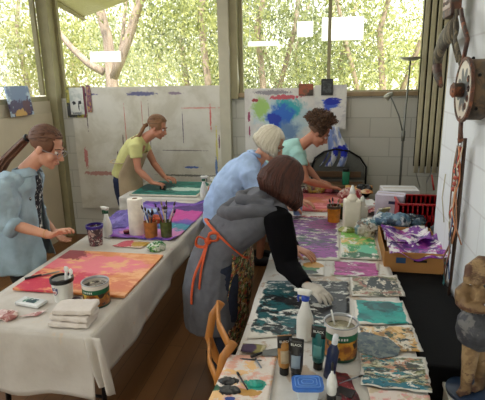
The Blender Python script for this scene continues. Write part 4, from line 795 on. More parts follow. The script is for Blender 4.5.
MB().lathe([(0,.082),(.134,.082),(.134,.092),(0,.092)],n=40,capb=False,capt=False,M=RX).build('sun_disc',m_sun,ws,angle=40)
MB().lathe([(.132,.082),(.147,.082),(.149,.089),(.147,.096),(.132,.096),(.132,.082)],n=40,capb=False,capt=False,M=RX).build('rusty_rim',m_rust,ws,angle=40)
MB().lathe([(.030,.092),(.034,.10),(.031,.125),(.036,.135),(.024,.145),(0,.145)],n=20,capb=False,capt=False,M=RX).build('hub',m_rust,ws,angle=40)
for q in range(4):
    a=-.9+q*.5; MB().lathe([(.010,0),(.012,.003),(.016,.003),(.016,0)],n=14,M=RX,c=(-.092,-.090*math.cos(a),.090*math.sin(a))).build('ring_mark',m_rust,ws)
for q in range(3):
    a=q*1.1-.6; MB().ell((-.06,-.140*math.cos(a),.140*math.sin(a)),(.008,.006,.008),n=10,m=8).build('rivet',m_leg,ws)
# arms up to the sign box
q3=lambda a_,b_:tuple(atx(a_,b_,XR-.085)-Vector((XR,YC,ZC)))
arm=MB().tube([q3(463,62),q3(467.5,40),q3(462,18),q3(461,10)],[(.010,.017)]*4,8,lat=(1,0,0)); arm.build('red_arm',m_rust,ws)
arm=MB().tube([q3(461,64),q3(455,40),q3(456,10)],[(.010,.019)]*3,8,lat=(1,0,0)); arm.build('grey_arm',m_wdk,ws)
MB().tube([q3(450,34),q3(457,62)],[.005,.005],8).build('thin_rod',m_wdk,ws)
pts=[tuple(atx(a_,b_,XR-.08)-Vector((XR,YC,ZC))) for a_,b_ in ((455,28),(449,33),(443,42),(438.5,54),(437,66),(438,76),(441,86))]
MB().tube(pts,[(.02,.062),(.026,.064),(.028,.058),(.028,.050),(.025,.042),(.02,.030),(.009,.011)],14,lat=(1,0,0)).build('curved_horn',m_wdk,ws,disp=lambda p:.003*noise.noise(p*30))
hb=MB().tube([pts[4],pts[5],pts[6]],[(.0268,.044),(.0218,.032),(.011,.013)],14,lat=(1,0,0)); hb.build('horn_tip',m_rust,ws)
SB=Vector(q3(452.5,1)); MB().box(SB,(.05,.20,.16),bev=.006).build('sign_box',m_rust,ws,smooth=False)
MB().box(SB+Vector((-.027,0,.01)),(.004,.165,.10),bev=.001).build('sign_plate',mat('plate_pale',(176,160,150),.6),ws,smooth=False)
for q in range(2):
    for r in range(6): MB().box(SB+Vector((-.030,.065-r*.026,.032-q*.042)),(.002,.012,.022 if (r+q)%3 else .014)).build('sign_mark',m_rust,ws,smooth=False)
# shaft below the wheel and the hanging tassels
MB().tube([q3(461.5,116),q3(460.5,130),q3(460.5,142)],[(.010,.018),(.010,.020),(.010,.030)],8,lat=(1,0,0)).build('shaft',m_rust,ws)
tassels=thing('hanging_tassels','tangle of ribbons, wires and sticks hanging from the sculpture shaft down the white wall','hanging decoration',tuple(atx(459.5,146,XR-.06)))
cols=[((214,190,160),.004),((190,60,50),.005),((196,130,90),.008),((120,120,124),.003),((200,196,176),.006),((60,50,50),.006),((150,90,80),.004),((206,200,190),.006),((70,90,130),.004),((120,86,60),.007)]
rg=random.Random(6)
for i,(c_,w_) in enumerate(cols):
    L_=[.30,.42,.50,.55,.62,.72,.66,.50,.68,.74][i]; y0=(i-4.5)*.007
    pts=[(rg.uniform(-.01,.01),y0+rg.uniform(-.01,.01)*j+.035*(j/6)*math.sin(i*2.1)+.012*j/6*0,-L_*j/6) for j in range(7)]
    MB().tube(pts,[(w_*1.7,.0026)]*7,8,lat=(0,1,0)).build('ribbon',mat('ribbon_%d'%i,c_,.6),tassels)
MB().tube([(.02,-.012,.04),(.02,-.018,-.35),(.02,.0,-.80)],[.009,.011,.008],8).build('dark_stick',mat('dark_stick',(70,50,38),.6,var=.3,scale=20),tassels)
kn=MB()
for j in range(5): kn.ell((-.005,.012*math.sin(j*2),-.10-.03*j),(.012,.016,.014),n=8,m=6)
kn.build('knot_cluster',mat('knot_red',(176,90,76),.7,var=.4,scale=60),tassels,disp=lambda p:.004*noise.noise(p*60))
MB().tube([(0,.01,-.02),(.0,.035,.02),(0,.05,.03)],.003,6).build('wire_hook',m_wire,tassels); MB().tube([(0,-.01,-.02),(0,-.035,.02),(0,-.03,.05)],.003,6).build('wire_hook',m_wire,tassels)
MB().tube([(0,-.02,-.22),(0,-.09,-.40),(.02,-.13,-.47)],.0035,6).build('twig',mat('twig_tan',(170,120,90),.7),tassels)
MB().grid(lambda u,v:Vector((.0,.055+.012*(u-.5)*2+.01*math.sin(v*7),-.64-.13*v)),3,10).build('teal_strip',mat('teal_ribbon',(60,120,120),.6),tassels,solid=.002)
for i,(pts,l) in enumerate([([(XR-.006,2.93,1.27),(XR-.008,2.95,1.12),(XR-.006,2.86,.99)],'thin bent wire on the white wall left of the tassels'),([(XR-.006,2.16,1.50),(XR-.010,2.14,1.38),(XR-.006,1.95,1.36)],'thin bent wire on the white wall right of the tassels')]):
    o=MB().tube(pts,.003,6).build('bent_wire',mat('wire_tan',(186,176,150),.5)); tag(o,l,'wire')
# ================================================================= PEOPLE
m_skin=mat('skin',(206,150,122),.5,var=.08,scale=8); m_skin2=mat('skin_tan',(190,128,100),.5,var=.08,scale=8)
def hairmat(name,a,b):
    k=NT(name); g=k.n('ShaderNodeNewGeometry'); n=k.noise(k.coord(),40,2,(1,1,.3)); f=k.math('ADD',k.math('MULTIPLY',g.outputs['Random Per Island'],.6),k.math('MULTIPLY',n,.4))
    k.l(k.mix(f,srgb(a),srgb(b)),k.b.inputs['Base Color']); k.b.inputs['Roughness'].default_value=.6; return k.m
def frame(c,fw,tilt=0):
    f=Vector(fw).normalized(); r=f.cross(Vector((0,0,1))).normalized(); u=r.cross(f).normalized()
    M=Matrix(((r.x,f.x,u.x,c[0]),(r.y,f.y,u.y,c[1]),(r.z,f.z,u.z,c[2]),(0,0,0,1)))
    return M@Matrix.Rotation(tilt,4,'Y')
def head_mb(M,s=1.0,nose=1.):
    h=MB(); S=Matrix.Scale(s,4)
    h.ell((0,-.018,.035),(.074,.094,.082)); h.ell((0,.026,-.03),(.058,.060,.078)); h.ell((0,.040,-.075),(.040,.043,.036)); h.ell((0,.066,-.098),(.018,.016,.016))
    h.tube([(0,.080,.018),(0,.096,-.008),(0,.112*nose,-.026),(0,.094,-.036)],[.009,.011,.014,.012],8)
    for q in (-1,1):
        h.ell((q*.074,-.004,-.012),(.010,.020,.030)); h.ell((q*.028,.076,.024),(.022,.012,.008)); h.ell((q*.038,.062,-.028),(.022,.022,.022))
    h.ell((0,.088,-.056),(.022,.010,.006)); h.ell((0,.085,-.067),(.019,.010,.007))
    return h.xf(M@S)
def hand_parts(wr,d,n,side,curl=.5,L=1.,spread=.16):
    """palm into body mesh, fingers separate; side=+1: thumb on s side"""
    d=Vector(d).normalized(); n=Vector(n); n=(n-d*n.dot(d)).normalized(); s=d.cross(n).normalized()*side; wr=Vector(wr)
    palm=MB().tube([wr-d*.01,wr+d*.03,wr+d*.07,wr+d*.095],[(.024,.018),(.034,.016),(.041,.015),(.036,.011)],14,lat=s)
    F=MB()
    for i,(o,l) in enumerate(((.030,.072),(.010,.080),(-.010,.075),(-.029,.058))):
        b=wr+d*(.088-.004*abs(i-1))+s*o; dd=(d+s*(o*spread/.03)).normalized(); pts=[b-dd*.02]; p=b; a=0
        for j,sg in enumerate((.46,.31,.25)):
            a+=curl*(.5 if j==0 else .8); v=dd*math.cos(a)+n*math.sin(a); pts.append(p); p=p+v*l*sg
        pts.append(p); F.tube(pts,[.0095,.0095,.0088,.0080,.0055],8)
    b=wr+d*.025+s*.028; t1=(d*.7+s*.75+n*.25).normalized(); t2=(d*.95+s*.25+n*.35).normalized()
    F.tube([b-t1*.01,b+t1*.030,b+t1*.030+t2*.030,b+t1*.030+t2*.055],[.013,.0115,.010,.006],8)
    return palm,F
def body(t,base,J,M,skin,s=1.,arms=(),hands=(),nose=1.):
    b=head_mb(M,s,nose); pel,ch,nk=[Vector(J[q]) for q in ('pel','chest','neck')]; lat=Vector(J['lat']).normalized()
    hc=M@Vector((0,-.015,-.055)); b.tube([nk-(hc-nk)*.15,nk.lerp(hc,.5),hc,M@Vector((0,-.01,0))],[(.058,.056),(.050,.052),(.050,.052),(.04,.04)],12,lat=lat)
    b.tube([pel-Vector((0,0,.08)),pel,pel.lerp(ch,.45),ch,ch.lerp(nk,.7),nk],[(.13,.09),(.155,.115),(.125,.095),(.150,.105),(.125,.07),(.05,.05)],18,lat=lat)
    for q,l in (('sr','er'),('sl','el')):
        S,E,Wp=Vector(J[q]),Vector(J[l]),Vector(J['wr' if q=='sr' else 'wl']); b.tube([ch.lerp(nk,.6),S,S.lerp(E,.35),E,E.lerp(Wp,.3),Wp],[.05,.050,.044,.036,.037,.024],12)
    for q in (-1,1):
        hp=pel+lat*(.085*q)-Vector((0,0,.05)); kn=Vector(J['kr' if q>0 else 'kl']); an=Vector(J['ar' if q>0 else 'al'])
        b.tube([hp,hp.lerp(kn,.4),kn,kn.lerp(an,.35),an],[.085,.078,.052,.050,.034],12); ft=an+Vector(J['fw'])*.08-Vector((0,0,an.z-.03)); b.tube([an,Vector((an.x,an.y,.04)),ft],[.034,.036,.026],10)
    fin=MB()
    for h in hands:
        pm,F=hand_parts(*h); b.merge(pm); fin.merge(F)
    o=b.build('body',skin,None,remesh=.0075,sm=3)
    bm=bmesh.new(); bm.from_mesh(o.data); me=D.meshes.new('f'); me.from_pydata(fin.v,[],fin.f); bm.from_mesh(me); bm.to_mesh(o.data); bm.free(); D.meshes.remove(me)
    for p in o.data.polygons: p.use_smooth=True
    B=Vector(base)
    for v in o.data.vertices: v.co-=B
    o.parent=t
    # eyes
    for q in (-1,1):
        e=MB().ell(M@Vector((q*.029*s,.0765*s,.008*s)),(.0115,.0115,.0115),n=10,m=8).build('eye',mat('eye_white',(214,206,200),.3),t,origin=B)
        MB().ell(M@Vector((q*.029*s,.0855*s,.004*s)),(.0055,.0055,.0055),n=8,m=6).build('pupil',mat('pupil',(40,28,22),.2),e,origin=B)
    br=MB(); 
    for q in (-1,1): br.tube([M@Vector((q*.012*s,.088*s,.030*s)),M@Vector((q*.030*s,.088*s,.036*s)),M@Vector((q*.050*s,.072*s,.030*s))],.0035,6)
    br.build('eyebrows',mat('brow_brown',(96,66,48),.8),t,origin=B)
    MB().tube([M@Vector((-.020*s,.086*s,-.061*s)),M@Vector((0,.097*s,-.0605*s)),M@Vector((.020*s,.086*s,-.061*s))],[.003,.006,.003],8).build('lips',mat('lips',(170,96,88),.4),t,origin=B)
    return o
def cloth(t,base,name,parts,m,vox=.009,sm=3,wr=.006,seed=0,extra=None,fold=14):
    b=MB()
    for p in parts: b.tube(p[0],p[1],18,lat=p[2] if len(p)>2 else None)
    if extra: extra(b)
    B=Vector(base)
    def dsp(p):
        a=noise.noise(Vector((p.x*fold,p.y*fold,p.z*fold*.45))+Vector((seed,0,0))); return wr*(a+.5*abs(noise.noise(p*fold*2+Vector((0,seed,0)))))
    o=b.build(name,m,None,remesh=vox,sm=sm,disp=dsp)
    for v in o.data.vertices: v.co-=B
    o.parent=t; return o
def shoes(t,base,J,m):
    for q in ('ar','al'):
        an=Vector(J[q]); f=Vector(J['fw']).normalized(); b=MB().tube([Vector((an.x,an.y,.05))-f*.06,Vector((an.x,an.y,.055)),Vector((an.x,an.y,.045))+f*.09,Vector((an.x,an.y,.035))+f*.17],[(.036,.046),(.040,.052),(.044,.042),(.030,.03)],14,lat=Vector(J['lat'])); b.build('shoe',m,t,origin=Vector(base))
def strands(M,N,rng,path,r=.006,seed=0):
    mb=MB()
    for i in range(N):
        pts=path(i/N,rng)
        mb.tube([M@Vector(p) for p in pts],[r*q for q in ([.8]+[1.]*(len(pts)-2)+[.25])],5)
    return mb
def capshell(M,grow=1.06,front=.055):
    """skull cap of hair leaving the face open"""
    mb=MB(); vs=[];fs=[];n=28;m=16
    for i in range(m+1):
        th=PI*.70*i/m
        for j in range(n):
            g=2*PI*j/n; x=math.sin(th)*math.cos(g); y=math.sin(th)*math.sin(g); z=math.cos(th)
            p=Vector((.0755*x*grow*1.02,-.018+.096*y*grow,.038+.086*z*grow))
            if p.y>front-.3*max(0,p.z-.05) and p.z<.085: p=Vector((p.x*.9,min(p.y,front-.02),max(p.z,.072)))
            vs.append(M@p)
    for i in range(m):
        for j in range(n): fs.append((i*n+j,i*n+(j+1)%n,(i+1)*n+(j+1)%n,(i+1)*n+j))
    return mb.add(vs,fs)
def bob(M,N,length,seed,r=.006,frontfree=.9,down=None,flare=.012,part=.0):
    rng=random.Random(seed); Mi=M.to_3x3().inverted(); g=(Mi@Vector((0,0,-1))).normalized(); g=(g*(.6)+Vector((0,0,-1))*.4).normalized() if down is None else Vector(down)
    def path(u,rg):
        a=rg.uniform(-PI-.0,PI)  # azimuth: 0 = +x side, pi/2 = front
        while frontfree and abs(a-PI/2)<frontfree: a=rg.uniform(-PI,PI)
        k=rg.uniform(1.02,1.14); lay=rg.uniform(.25,1.0)
        pts=[]; th0=rg.uniform(.05,1.1)*(lay)
        for q in range(5):
            th=th0+(1.65-th0)*q/4; pts.append(Vector((.078*k*math.sin(th)*math.cos(a),-.020+.098*k*math.sin(th)*math.sin(a),.036+.088*k*math.cos(th))))
        end=pts[-1]; out=Vector((math.cos(a),math.sin(a),0)); L=length*rg.uniform(.85,1.05)
        for q in (.33,.66,1.): pts.append(end+g*L*q+out*flare*math.sin(q*2.6)-out*.012*(q==1.)+Vector((rg.gauss(0,.002),rg.gauss(0,.002),0)))
        return pts
    return strands(M,N,rng,path,r)
m_jean=mat('dark_jeans',(34,42,62),.85,var=.2,scale=40); m_shoe=mat('dark_shoe',(30,28,28),.6)
def legsJ(x,y,lat,fw,kb=.0,sp=.10):
    lat=Vector(lat).normalized(); fw=Vector(fw).normalized(); c=Vector((x,y,0)); J={}
    for q,s_ in (('r',1),('l',-1)):
        J['k'+q]=c+lat*(sp*s_)+Vector((0,0,.47))+fw*(.04+kb); J['a'+q]=c+lat*(sp*s_)+Vector((0,0,.085))
    return J
def trousers(t,base,J,m,name='trousers'):
    pel=Vector(J['pel']); lat=Vector(J['lat']).normalized(); parts=[([pel+Vector((0,0,.10)),pel,pel-Vector((0,0,.08))],[(.11,.08),(.155,.115),(.15,.11)],lat)]
    for q,s_ in (('r',1),('l',-1)):
        hp=pel+lat*(.085*s_)-Vector((0,0,.05)); kn=Vector(J['k'+q]); an=Vector(J['a'+q]); parts.append(([hp,hp.lerp(kn,.5),kn,kn.lerp(an,.5),an+Vector((0,0,.02))],[.105,.092,.072,.062,.058]))
    return cloth(t,base,name,parts,m,vox=.012)
# ---------------------------------------------------------------- woman in grey vest
def person(label,base): return thing('person',label,'person',base)
B1=(-.66,2.62,0); t=person('woman seen from behind in a grey hooded vest tied with an orange sash',B1)
J=dict(pel=(-.66,2.61,.84),chest=(-.475,2.63,1.03),neck=(-.335,2.66,1.145),lat=(.42,-.9,0),sr=(-.275,2.505,1.075),er=(-.215,2.44,.835),wr=(-.10,2.27,.80),sl=(-.40,2.82,1.08),el=(-.30,2.93,.86),wl=(-.20,2.82,.80),fw=(.9,.42,0))
J.update(legsJ(-.67,2.61,J['lat'],J['fw'])); M1=frame((-.255,2.655,1.258),(.80,.50,-.70))@Matrix.Scale(1.08,4)
body(t,B1,J,M1,m_skin,hands=[((-.10,2.27,.80),(.72,-.55,-.12),(0,.0,-1),1,.45),((-.20,2.82,.80),(.8,-.3,-.2),(0,0,-1),-1,.4)])
m_gv=mat('grey_linen',(98,99,106),.9,var=.12,scale=14,bump=.4,bs=220); m_gv2=mat('grey_linen_hood',(92,93,100),.9,var=.12,scale=14,bump=.4,bs=220); m_blk2=mat('black_knit',(7,6,9),.95,var=.2,spec=.15)
L1=Vector(J['lat'])
cloth(t,B1,'grey_vest',[([(-.71,2.60,.36),(-.70,2.60,.58),(-.685,2.61,.74),(-.645,2.62,.86),(-.555,2.625,.97),(-.45,2.63,1.06),(-.355,2.65,1.14),(-.32,2.655,1.17)],[(.20,.165),(.205,.17),(.205,.152),(.185,.132),(.185,.13),(.20,.125),(.155,.095),(.075,.06)],L1),
  ([(-.36,2.64,1.11),(-.285,2.52,1.09)],[.088,.078]),([(-.38,2.70,1.11),(-.39,2.81,1.09)],[.085,.070])],m_gv,wr=.014,seed=3,fold=9)
hd=[([(-.285,2.50,1.12),(-.41,2.48,1.13),(-.53,2.51,1.10),(-.60,2.60,1.075),(-.56,2.71,1.10),(-.44,2.80,1.14),(-.33,2.79,1.16)],[(.026,.038),(.036,.05),(.042,.055),(.046,.055),(.042,.055),(.036,.05),(.02,.035)]),
    ([(-.30,2.52,1.16),(-.42,2.53,1.18),(-.50,2.58,1.165),(-.51,2.67,1.165),(-.42,2.75,1.19)],[(.02,.028),(.03,.036),(.032,.04),(.032,.04),(.02,.03)]),
    ([(-.47,2.48,1.06),(-.58,2.52,1.02),(-.66,2.60,1.0)],[(.018,.022),(.026,.03),(.018,.02)])]
cloth(t,B1,'cowl_hood',hd,m_gv2,vox=.007,wr=.006,seed=8,fold=18,sm=2)
slv=lambda n_,a,b,c,r,m,nm,**k:cloth(t,B1,nm,[([a+Vector((-.04,.05 if n_==1 else -.05,.015)),a,a.lerp(b,.5),b,b.lerp(c,.5),c],[r[0]*.95]+r)],m,seed=n_,**k)
slv(1,Vector(J['sr']),Vector(J['er']),Vector(J['wr']),[.085,.078,.066,.052,.038],m_blk2,'sleeve')
slv(2,Vector(J['sl']),Vector(J['el']),Vector(J['wl']),[.072,.062,.052,.046,.036],m_blk2,'sleeve')
# white glove over the right hand
pm,F=hand_parts((-.10,2.27,.80),(.72,-.55,-.12),(0,0,-1),1,.45); g=MB(); g.merge(pm); g.merge(F)
o=g.build('glove',mat('glove_white',(196,188,176),.6),None,remesh=.0045,sm=0,disp=lambda p:.0028)
for v in o.data.vertices: v.co-=Vector(B1)
o.parent=t
m_or2=mat('orange_sash',(206,84,40),.7,var=.12,scale=30)
cl=[]
for i in range(25):
    a=PI*.10+i/24*PI*1.45; c=Vector((-.640,2.618,.86)); v1=L1.normalized(); v2=Vector((-v1.y,v1.x,0)); 
    cl.append(c+v1*(.203*math.cos(a))+v2*(-.166*-math.sin(a))*1.0+Vector((.0,0,-.14*( (v2*math.sin(a)).x*-1)*0)))
# sash loop follows a plane tilted with the leaning torso
sash=[]
for i in range(41):
    a=i/40*2*PI; v1=L1.normalized(); v2=Vector((.64,.28,-.70)); q=v1*(.212*math.cos(a))+v2*(.165*math.sin(a)); sash.append(Vector((-.60,2.622,.915))+q)
MB().tube(sash,[(.004,.011)]*41,8,lat=(0,0,1)).build('sash',m_or2,t,origin=B1)
def cr(pts,m=5):
    P_=[Vector(p) for p in pts]; P_=[P_[0]]+P_+[P_[-1]]; out=[]
    for i in range(1,len(P_)-2):
        for q in range(m):
            u=q/m; a,b,c_,d_=P_[i-1:i+3]; out.append(.5*((2*b)+(c_-a)*u+(2*a-5*b+4*c_-d_)*u*u+(3*b-a-3*c_+d_)*u**3))
    return out+[P_[-1]]
def sashloop(pts,r=.007):
    pts=cr(pts); MB().tube(pts,[(r*.6,r*1.3)]*len(pts),8).build('sash_bow',m_or2,t,origin=B1)
k0=aty(208,241,2.48); d0=Vector((-.0,-.025,0))
MB().ell(k0,(.022,.018,.022)).build('sash_knot',m_or2,t,origin=B1)
sashloop([k0,k0+Vector((.02,-.03,.055)),k0+Vector((.065,-.035,.06)),k0+Vector((.06,-.02,.015)),k0]); sashloop([k0,k0+Vector((-.05,-.02,.03)),k0+Vector((-.065,-.02,-.02)),k0+Vector((-.02,-.02,-.03)),k0])
sashloop([k0,k0+Vector((-.03,-.035,-.09)),k0+Vector((-.075,-.05,-.20)),k0+Vector((-.095,-.055,-.30)),k0+Vector((-.10,-.06,-.375))],.009); sashloop([k0,k0+Vector((-.015,-.04,-.08)),k0+Vector((-.035,-.05,-.17)),k0+Vector((-.05,-.055,-.28))],.008)
m_flor=paint('floral_apron',(48,44,36),[((176,136,66),30,.56,.05,(1,1)),((100,124,70),26,.58,.05,(1,1)),((170,76,60),32,.6,.04,(1,1)),((206,186,146),36,.62,.03,(1,1))],'yz',.8)
MB().grid(lambda u,v:Vector((-.455+.03*math.sin(u*PI)-.05*v+.01*math.sin(v*9+u*4)-.08*(1-u),2.46+.34*u,.93-.72*v)),16,24).build('floral_apron',m_flor,t,solid=.004,origin=B1)
trousers(t,B1,J,m_jean); shoes(t,B1,J,m_shoe)
mh=hairmat('auburn_hair',(36,17,12),(92,48,33)); hb=capshell(M1,1.10,.03); hb.merge(bob(M1,900,.135,5,.0052,.75,flare=.035,down=None)); hb.build('hair',mh,t,origin=B1)
# ---------------------------------------------------------------- silver-haired woman in light blue shirt
B2=(-.83,3.60,0); t=person('silver bobbed woman in a light blue shirt holding a pale blue cup',B2)
J=dict(pel=(-.83,3.60,.87),chest=(-.665,3.60,1.12),neck=(-.545,3.60,1.235),lat=(.10,-1,0),sr=(-.60,3.42,1.17),er=(-.50,3.40,.92),wr=(-.335,3.62,.835),sl=(-.62,3.78,1.17),el=(-.46,3.86,.96),wl=(-.25,3.90,.83),fw=(1,.1,0))
J.update(legsJ(-.82,3.6,J['lat'],J['fw'])); M2=frame((-.450,3.59,1.345),(.92,-.12,-.60))@Matrix.Scale(1.06,4)
body(t,B2,J,M2,m_skin,hands=[((-.335,3.62,.835),(.85,.35,-.1),(0,0,-1),1,.7),((-.25,3.90,.83),(.9,0,-.2),(0,0,-1),-1,.5)])
m_lb=mat('light_blue_cotton',(164,188,224),.85,var=.08,scale=14,bump=.3,bs=160)
cloth(t,B2,'blue_shirt',[([(-.86,3.60,.70),(-.85,3.60,.84),(-.775,3.60,1.0),(-.68,3.60,1.12),(-.60,3.60,1.21),(-.545,3.60,1.25)],[(.20,.15),(.20,.155),(.20,.15),(.205,.135),(.15,.095),(.07,.065)],Vector(J['lat'])),
  ([(-.60,3.5,1.18),(-.585,3.43,1.15),(-.50,3.40,.93),(-.38,3.56,.86)],[.085,.082,.066,.05]),([(-.62,3.68,1.18),(-.60,3.78,1.15),(-.46,3.86,.97),(-.33,3.89,.88)],[.085,.08,.064,.05])],m_lb,wr=.018,seed=11,fold=10)
MB().tube([Vector((-.52,3.53,1.262)),Vector((-.60,3.56,1.285)),Vector((-.62,3.60,1.285)),Vector((-.60,3.65,1.285)),Vector((-.52,3.67,1.262))],[(.008,.024)]*5,8).build('collar',m_lb,t,origin=B2)
trousers(t,B2,J,m_jean); shoes(t,B2,J,m_shoe)
hb=capshell(M2,1.10,.045); hb.merge(bob(M2,700,.080,9,.0048,.72,flare=.022)); hb.build('hair',hairmat('silver_blond_hair',(176,166,140),(232,226,210)),t,origin=B2)
o=cup('plastic_cup','pale blue plastic cup held in the hand of the silver-haired woman','cup',(-.245,3.72,T+.025),.034,.042,.085,mat('pale_blue_plastic2',(130,156,206),.35))
# ---------------------------------------------------------------- curly-haired woman in aqua tee
B3=(-.62,4.50,0); t=person('dark curly haired woman in an aqua t-shirt bending over the right table',B3)
J=dict(pel=(-.66,4.50,.90),chest=(-.42,4.50,1.115),neck=(-.255,4.49,1.225),lat=(.12,-1,0),sr=(-.285,4.33,1.135),er=(-.205,4.25,.925),wr=(.0,4.40,.835),sl=(-.32,4.66,1.15),el=(-.22,4.72,.96),wl=(-.10,4.66,.84),fw=(1,.1,0))
J.update(legsJ(-.68,4.5,J['lat'],J['fw'])); M3=frame((-.105,4.47,1.34),(.88,-.05,-.75))@Matrix.Scale(1.06,4)
body(t,B3,J,M3,m_skin2,hands=[((.0,4.40,.835),(.9,.35,-.15),(0,0,-1),1,.6),((-.10,4.66,.84),(.9,-.2,-.2),(0,0,-1),-1,.6)])
m_aq=mat('aqua_jersey',(158,200,192),.85,var=.07,scale=12,bump=.2,bs=160)
cloth(t,B3,'aqua_tshirt',[([(-.70,4.50,.84),(-.64,4.50,.95),(-.53,4.50,1.05),(-.42,4.50,1.13),(-.32,4.495,1.20),(-.265,4.49,1.235)],[(.19,.14),(.185,.14),(.185,.14),(.19,.125),(.14,.085),(.065,.06)],Vector(J['lat'])),
  ([(-.32,4.42,1.16),(-.285,4.34,1.13),(-.250,4.30,1.04)],[.078,.074,.062]),([(-.34,4.58,1.16),(-.32,4.66,1.14),(-.28,4.70,1.05)],[.078,.072,.060])],m_aq,wr=.008,seed=17,fold=10)
m_pat=paint('olive_skirt',(110,104,70),[((150,140,90),9,.55,.1,(1,1)),((70,66,50),12,.6,.06,(1,1))],'xz',.8)
cloth(t,B3,'skirt',[([(-.70,4.5,.92),(-.69,4.5,.78),(-.68,4.5,.45)],[(.19,.15),(.20,.16),(.23,.19)],Vector(J['lat']))],m_pat,vox=.012); shoes(t,B3,J,m_shoe)
rng=random.Random(31)
def curl(u,rg):
    a=rg.uniform(-PI,PI); th=rg.uniform(.05,1.75)
    while abs(a-PI/2)<1.15 and th>.6: a=rg.uniform(-PI,PI)
    k_=1.05; p=Vector((.080*k_*math.sin(th)*math.cos(a),-.024+.102*k_*math.sin(th)*math.sin(a),.04+.092*k_*math.cos(th))); o_=(p-Vector((0,-.02,.035))).normalized(); x=o_.orthogonal().normalized(); y=o_.cross(x); ph=rg.uniform(0,6)
    R_=rg.uniform(.008,.014); L=rg.uniform(.035,.075)
    return [p+o_*(L*q/9)+x*(R_*math.cos(ph+q*1.5))+y*(R_*math.sin(ph+q*1.5)) for q in range(10)]
hb=capshell(M3,1.12,.05); hb.merge(strands(M3,620,rng,curl,.0042)); hb.build('hair',hairmat('dark_curly_hair',(46,30,22),(116,80,54)),t,origin=B3)
# ---------------------------------------------------------------- girl in yellow with apron
B4=(-2.16,4.62,0); t=person('girl in a yellow t-shirt and beige apron bending over the teal painting tray',B4)
J=dict(pel=(-2.15,4.62,.90),chest=(-2.02,4.62,1.13),neck=(-1.895,4.63,1.255),lat=(.15,-1,0),sr=(-1.94,4.46,1.19),er=(-1.905,4.42,.96),wr=(-1.76,4.42,.83),sl=(-1.97,4.78,1.18),el=(-1.88,4.80,.96),wl=(-1.74,4.72,.83),fw=(1,.15,0))
J.update(legsJ(-2.17,4.62,J['lat'],J['fw'])); M4=frame((-1.745,4.63,1.368),(.95,-.10,-.42))
body(t,B4,J,M4,m_skin2,s=.94,hands=[((-1.76,4.42,.83),(.95,.1,-.12),(0,0,-1),1,.9),((-1.74,4.72,.83),(.9,-.2,-.1),(0,0,-1),-1,.6)])
m_ye=mat('yellow_jersey',(206,202,134),.85,var=.07,scale=12,bump=.2,bs=160)
cloth(t,B4,'yellow_tshirt',[([(-2.165,4.62,.86),(-2.13,4.62,.97),(-2.07,4.62,1.08),(-2.00,4.62,1.17),(-1.93,4.63,1.24),(-1.90,4.63,1.265)],[(.165,.125),(.155,.115),(.165,.12),(.17,.11),(.12,.075),(.06,.055)],Vector(J['lat'])),
  ([(-1.96,4.53,1.20),(-1.94,4.46,1.18),(-1.925,4.44,1.08)],[.076,.074,.062]),([(-1.98,4.71,1.20),(-1.97,4.78,1.17),(-1.94,4.79,1.09)],[.066,.06,.052])],m_ye,wr=.008,seed=23,fold=11)
m_ap=mat('beige_apron',(178,158,128),.9,var=.08,scale=10,bump=.3,bs=160)
def ap(u,v):
    a=(u-.5)*PI*.98; w=.172+.03*v; d=.155+.04*v
    c=Vector((-2.165+.05*v*0,4.62,0)).lerp(Vector((-2.05,4.62,0)),max(0,1-v*3)); v1=Vector((.15,-1,0)).normalized(); v2=Vector((1,.15,0)).normalized()
    return c+v1*(w*1.12*math.sin(a))+v2*(d*1.12*math.cos(a))+Vector((0,0,1.11-.62*v))
MB().grid(ap,26,20).build('apron',m_ap,t,solid=.004,origin=B4)
nb=MB().tube([(-1.94,4.53,1.12),(-1.93,4.56,1.22),(-1.955,4.60,1.275),(-1.955,4.66,1.275),(-1.93,4.70,1.22),(-1.94,4.73,1.12)],[(.004,.009)]*6,8); nb.build('apron_strap',m_ap,t,origin=B4)
wst=[Vector((-2.14,4.62,1.02))+Vector((.15,-1,0)).normalized()*(.175*math.cos(i/24*2*PI))+Vector((1,.15,0)).normalized()*(.14*math.sin(i/24*2*PI)) for i in range(25)]
MB().tube(wst,[(.004,.012)]*25,8,lat=(0,0,1)).build('apron_tie',m_ap,t,origin=B4)
trousers(t,B4,J,mat('navy_leggings',(30,40,70),.85)); shoes(t,B4,J,m_shoe)
hb=capshell(M4,1.03,.058)
bt=M4@Vector((0,-.10,.0)); pts=[bt,bt+Vector((-.05,-.02,-.02)),Vector((-1.93,4.57,1.29)),Vector((-2.0,4.55,1.255)),Vector((-2.05,4.54,1.21))]
for s_ in range(3):
    hb.tube([p+Vector((.0,.010*math.sin(i*2.1+s_*2.1),.010*math.cos(i*2.1+s_*2.1))) for i,p in enumerate([pts[0].lerp(pts[1],.5),pts[1],pts[1].lerp(pts[2],.5),pts[2],pts[2].lerp(pts[3],.5),pts[3],pts[3].lerp(pts[4],.5),pts[4]])],[.016,.017,.016,.016,.015,.013,.011,.006],8)
rng=random.Random(12)
def back(u,rg):
    a=rg.uniform(-PI,PI); th=.2+1.2*rg.random()
    while abs(a-PI/2)<.9 and th>.9: a=rg.uniform(-PI,PI)
    p=lambda t_,k_=1.05:Vector((.076*k_*math.sin(t_)*math.cos(a),-.020+.097*k_*math.sin(t_)*math.sin(a),.037+.087*k_*math.cos(t_)))
    q=Vector((0,-.118,.0)); o_=Vector((0,-.020,.037)); s0=p(th); res=[]
    for w in (0,.2,.4,.6,.8,1.):
        d_=((s0-o_).normalized()*(1-w)+(q-o_).normalized()*w); d_.normalize(); kk=1/math.sqrt((d_.x/.080)**2+(d_.y/.103)**2+(d_.z/.092)**2); res.append(o_+d_*kk*(1+.02*w))
    return res
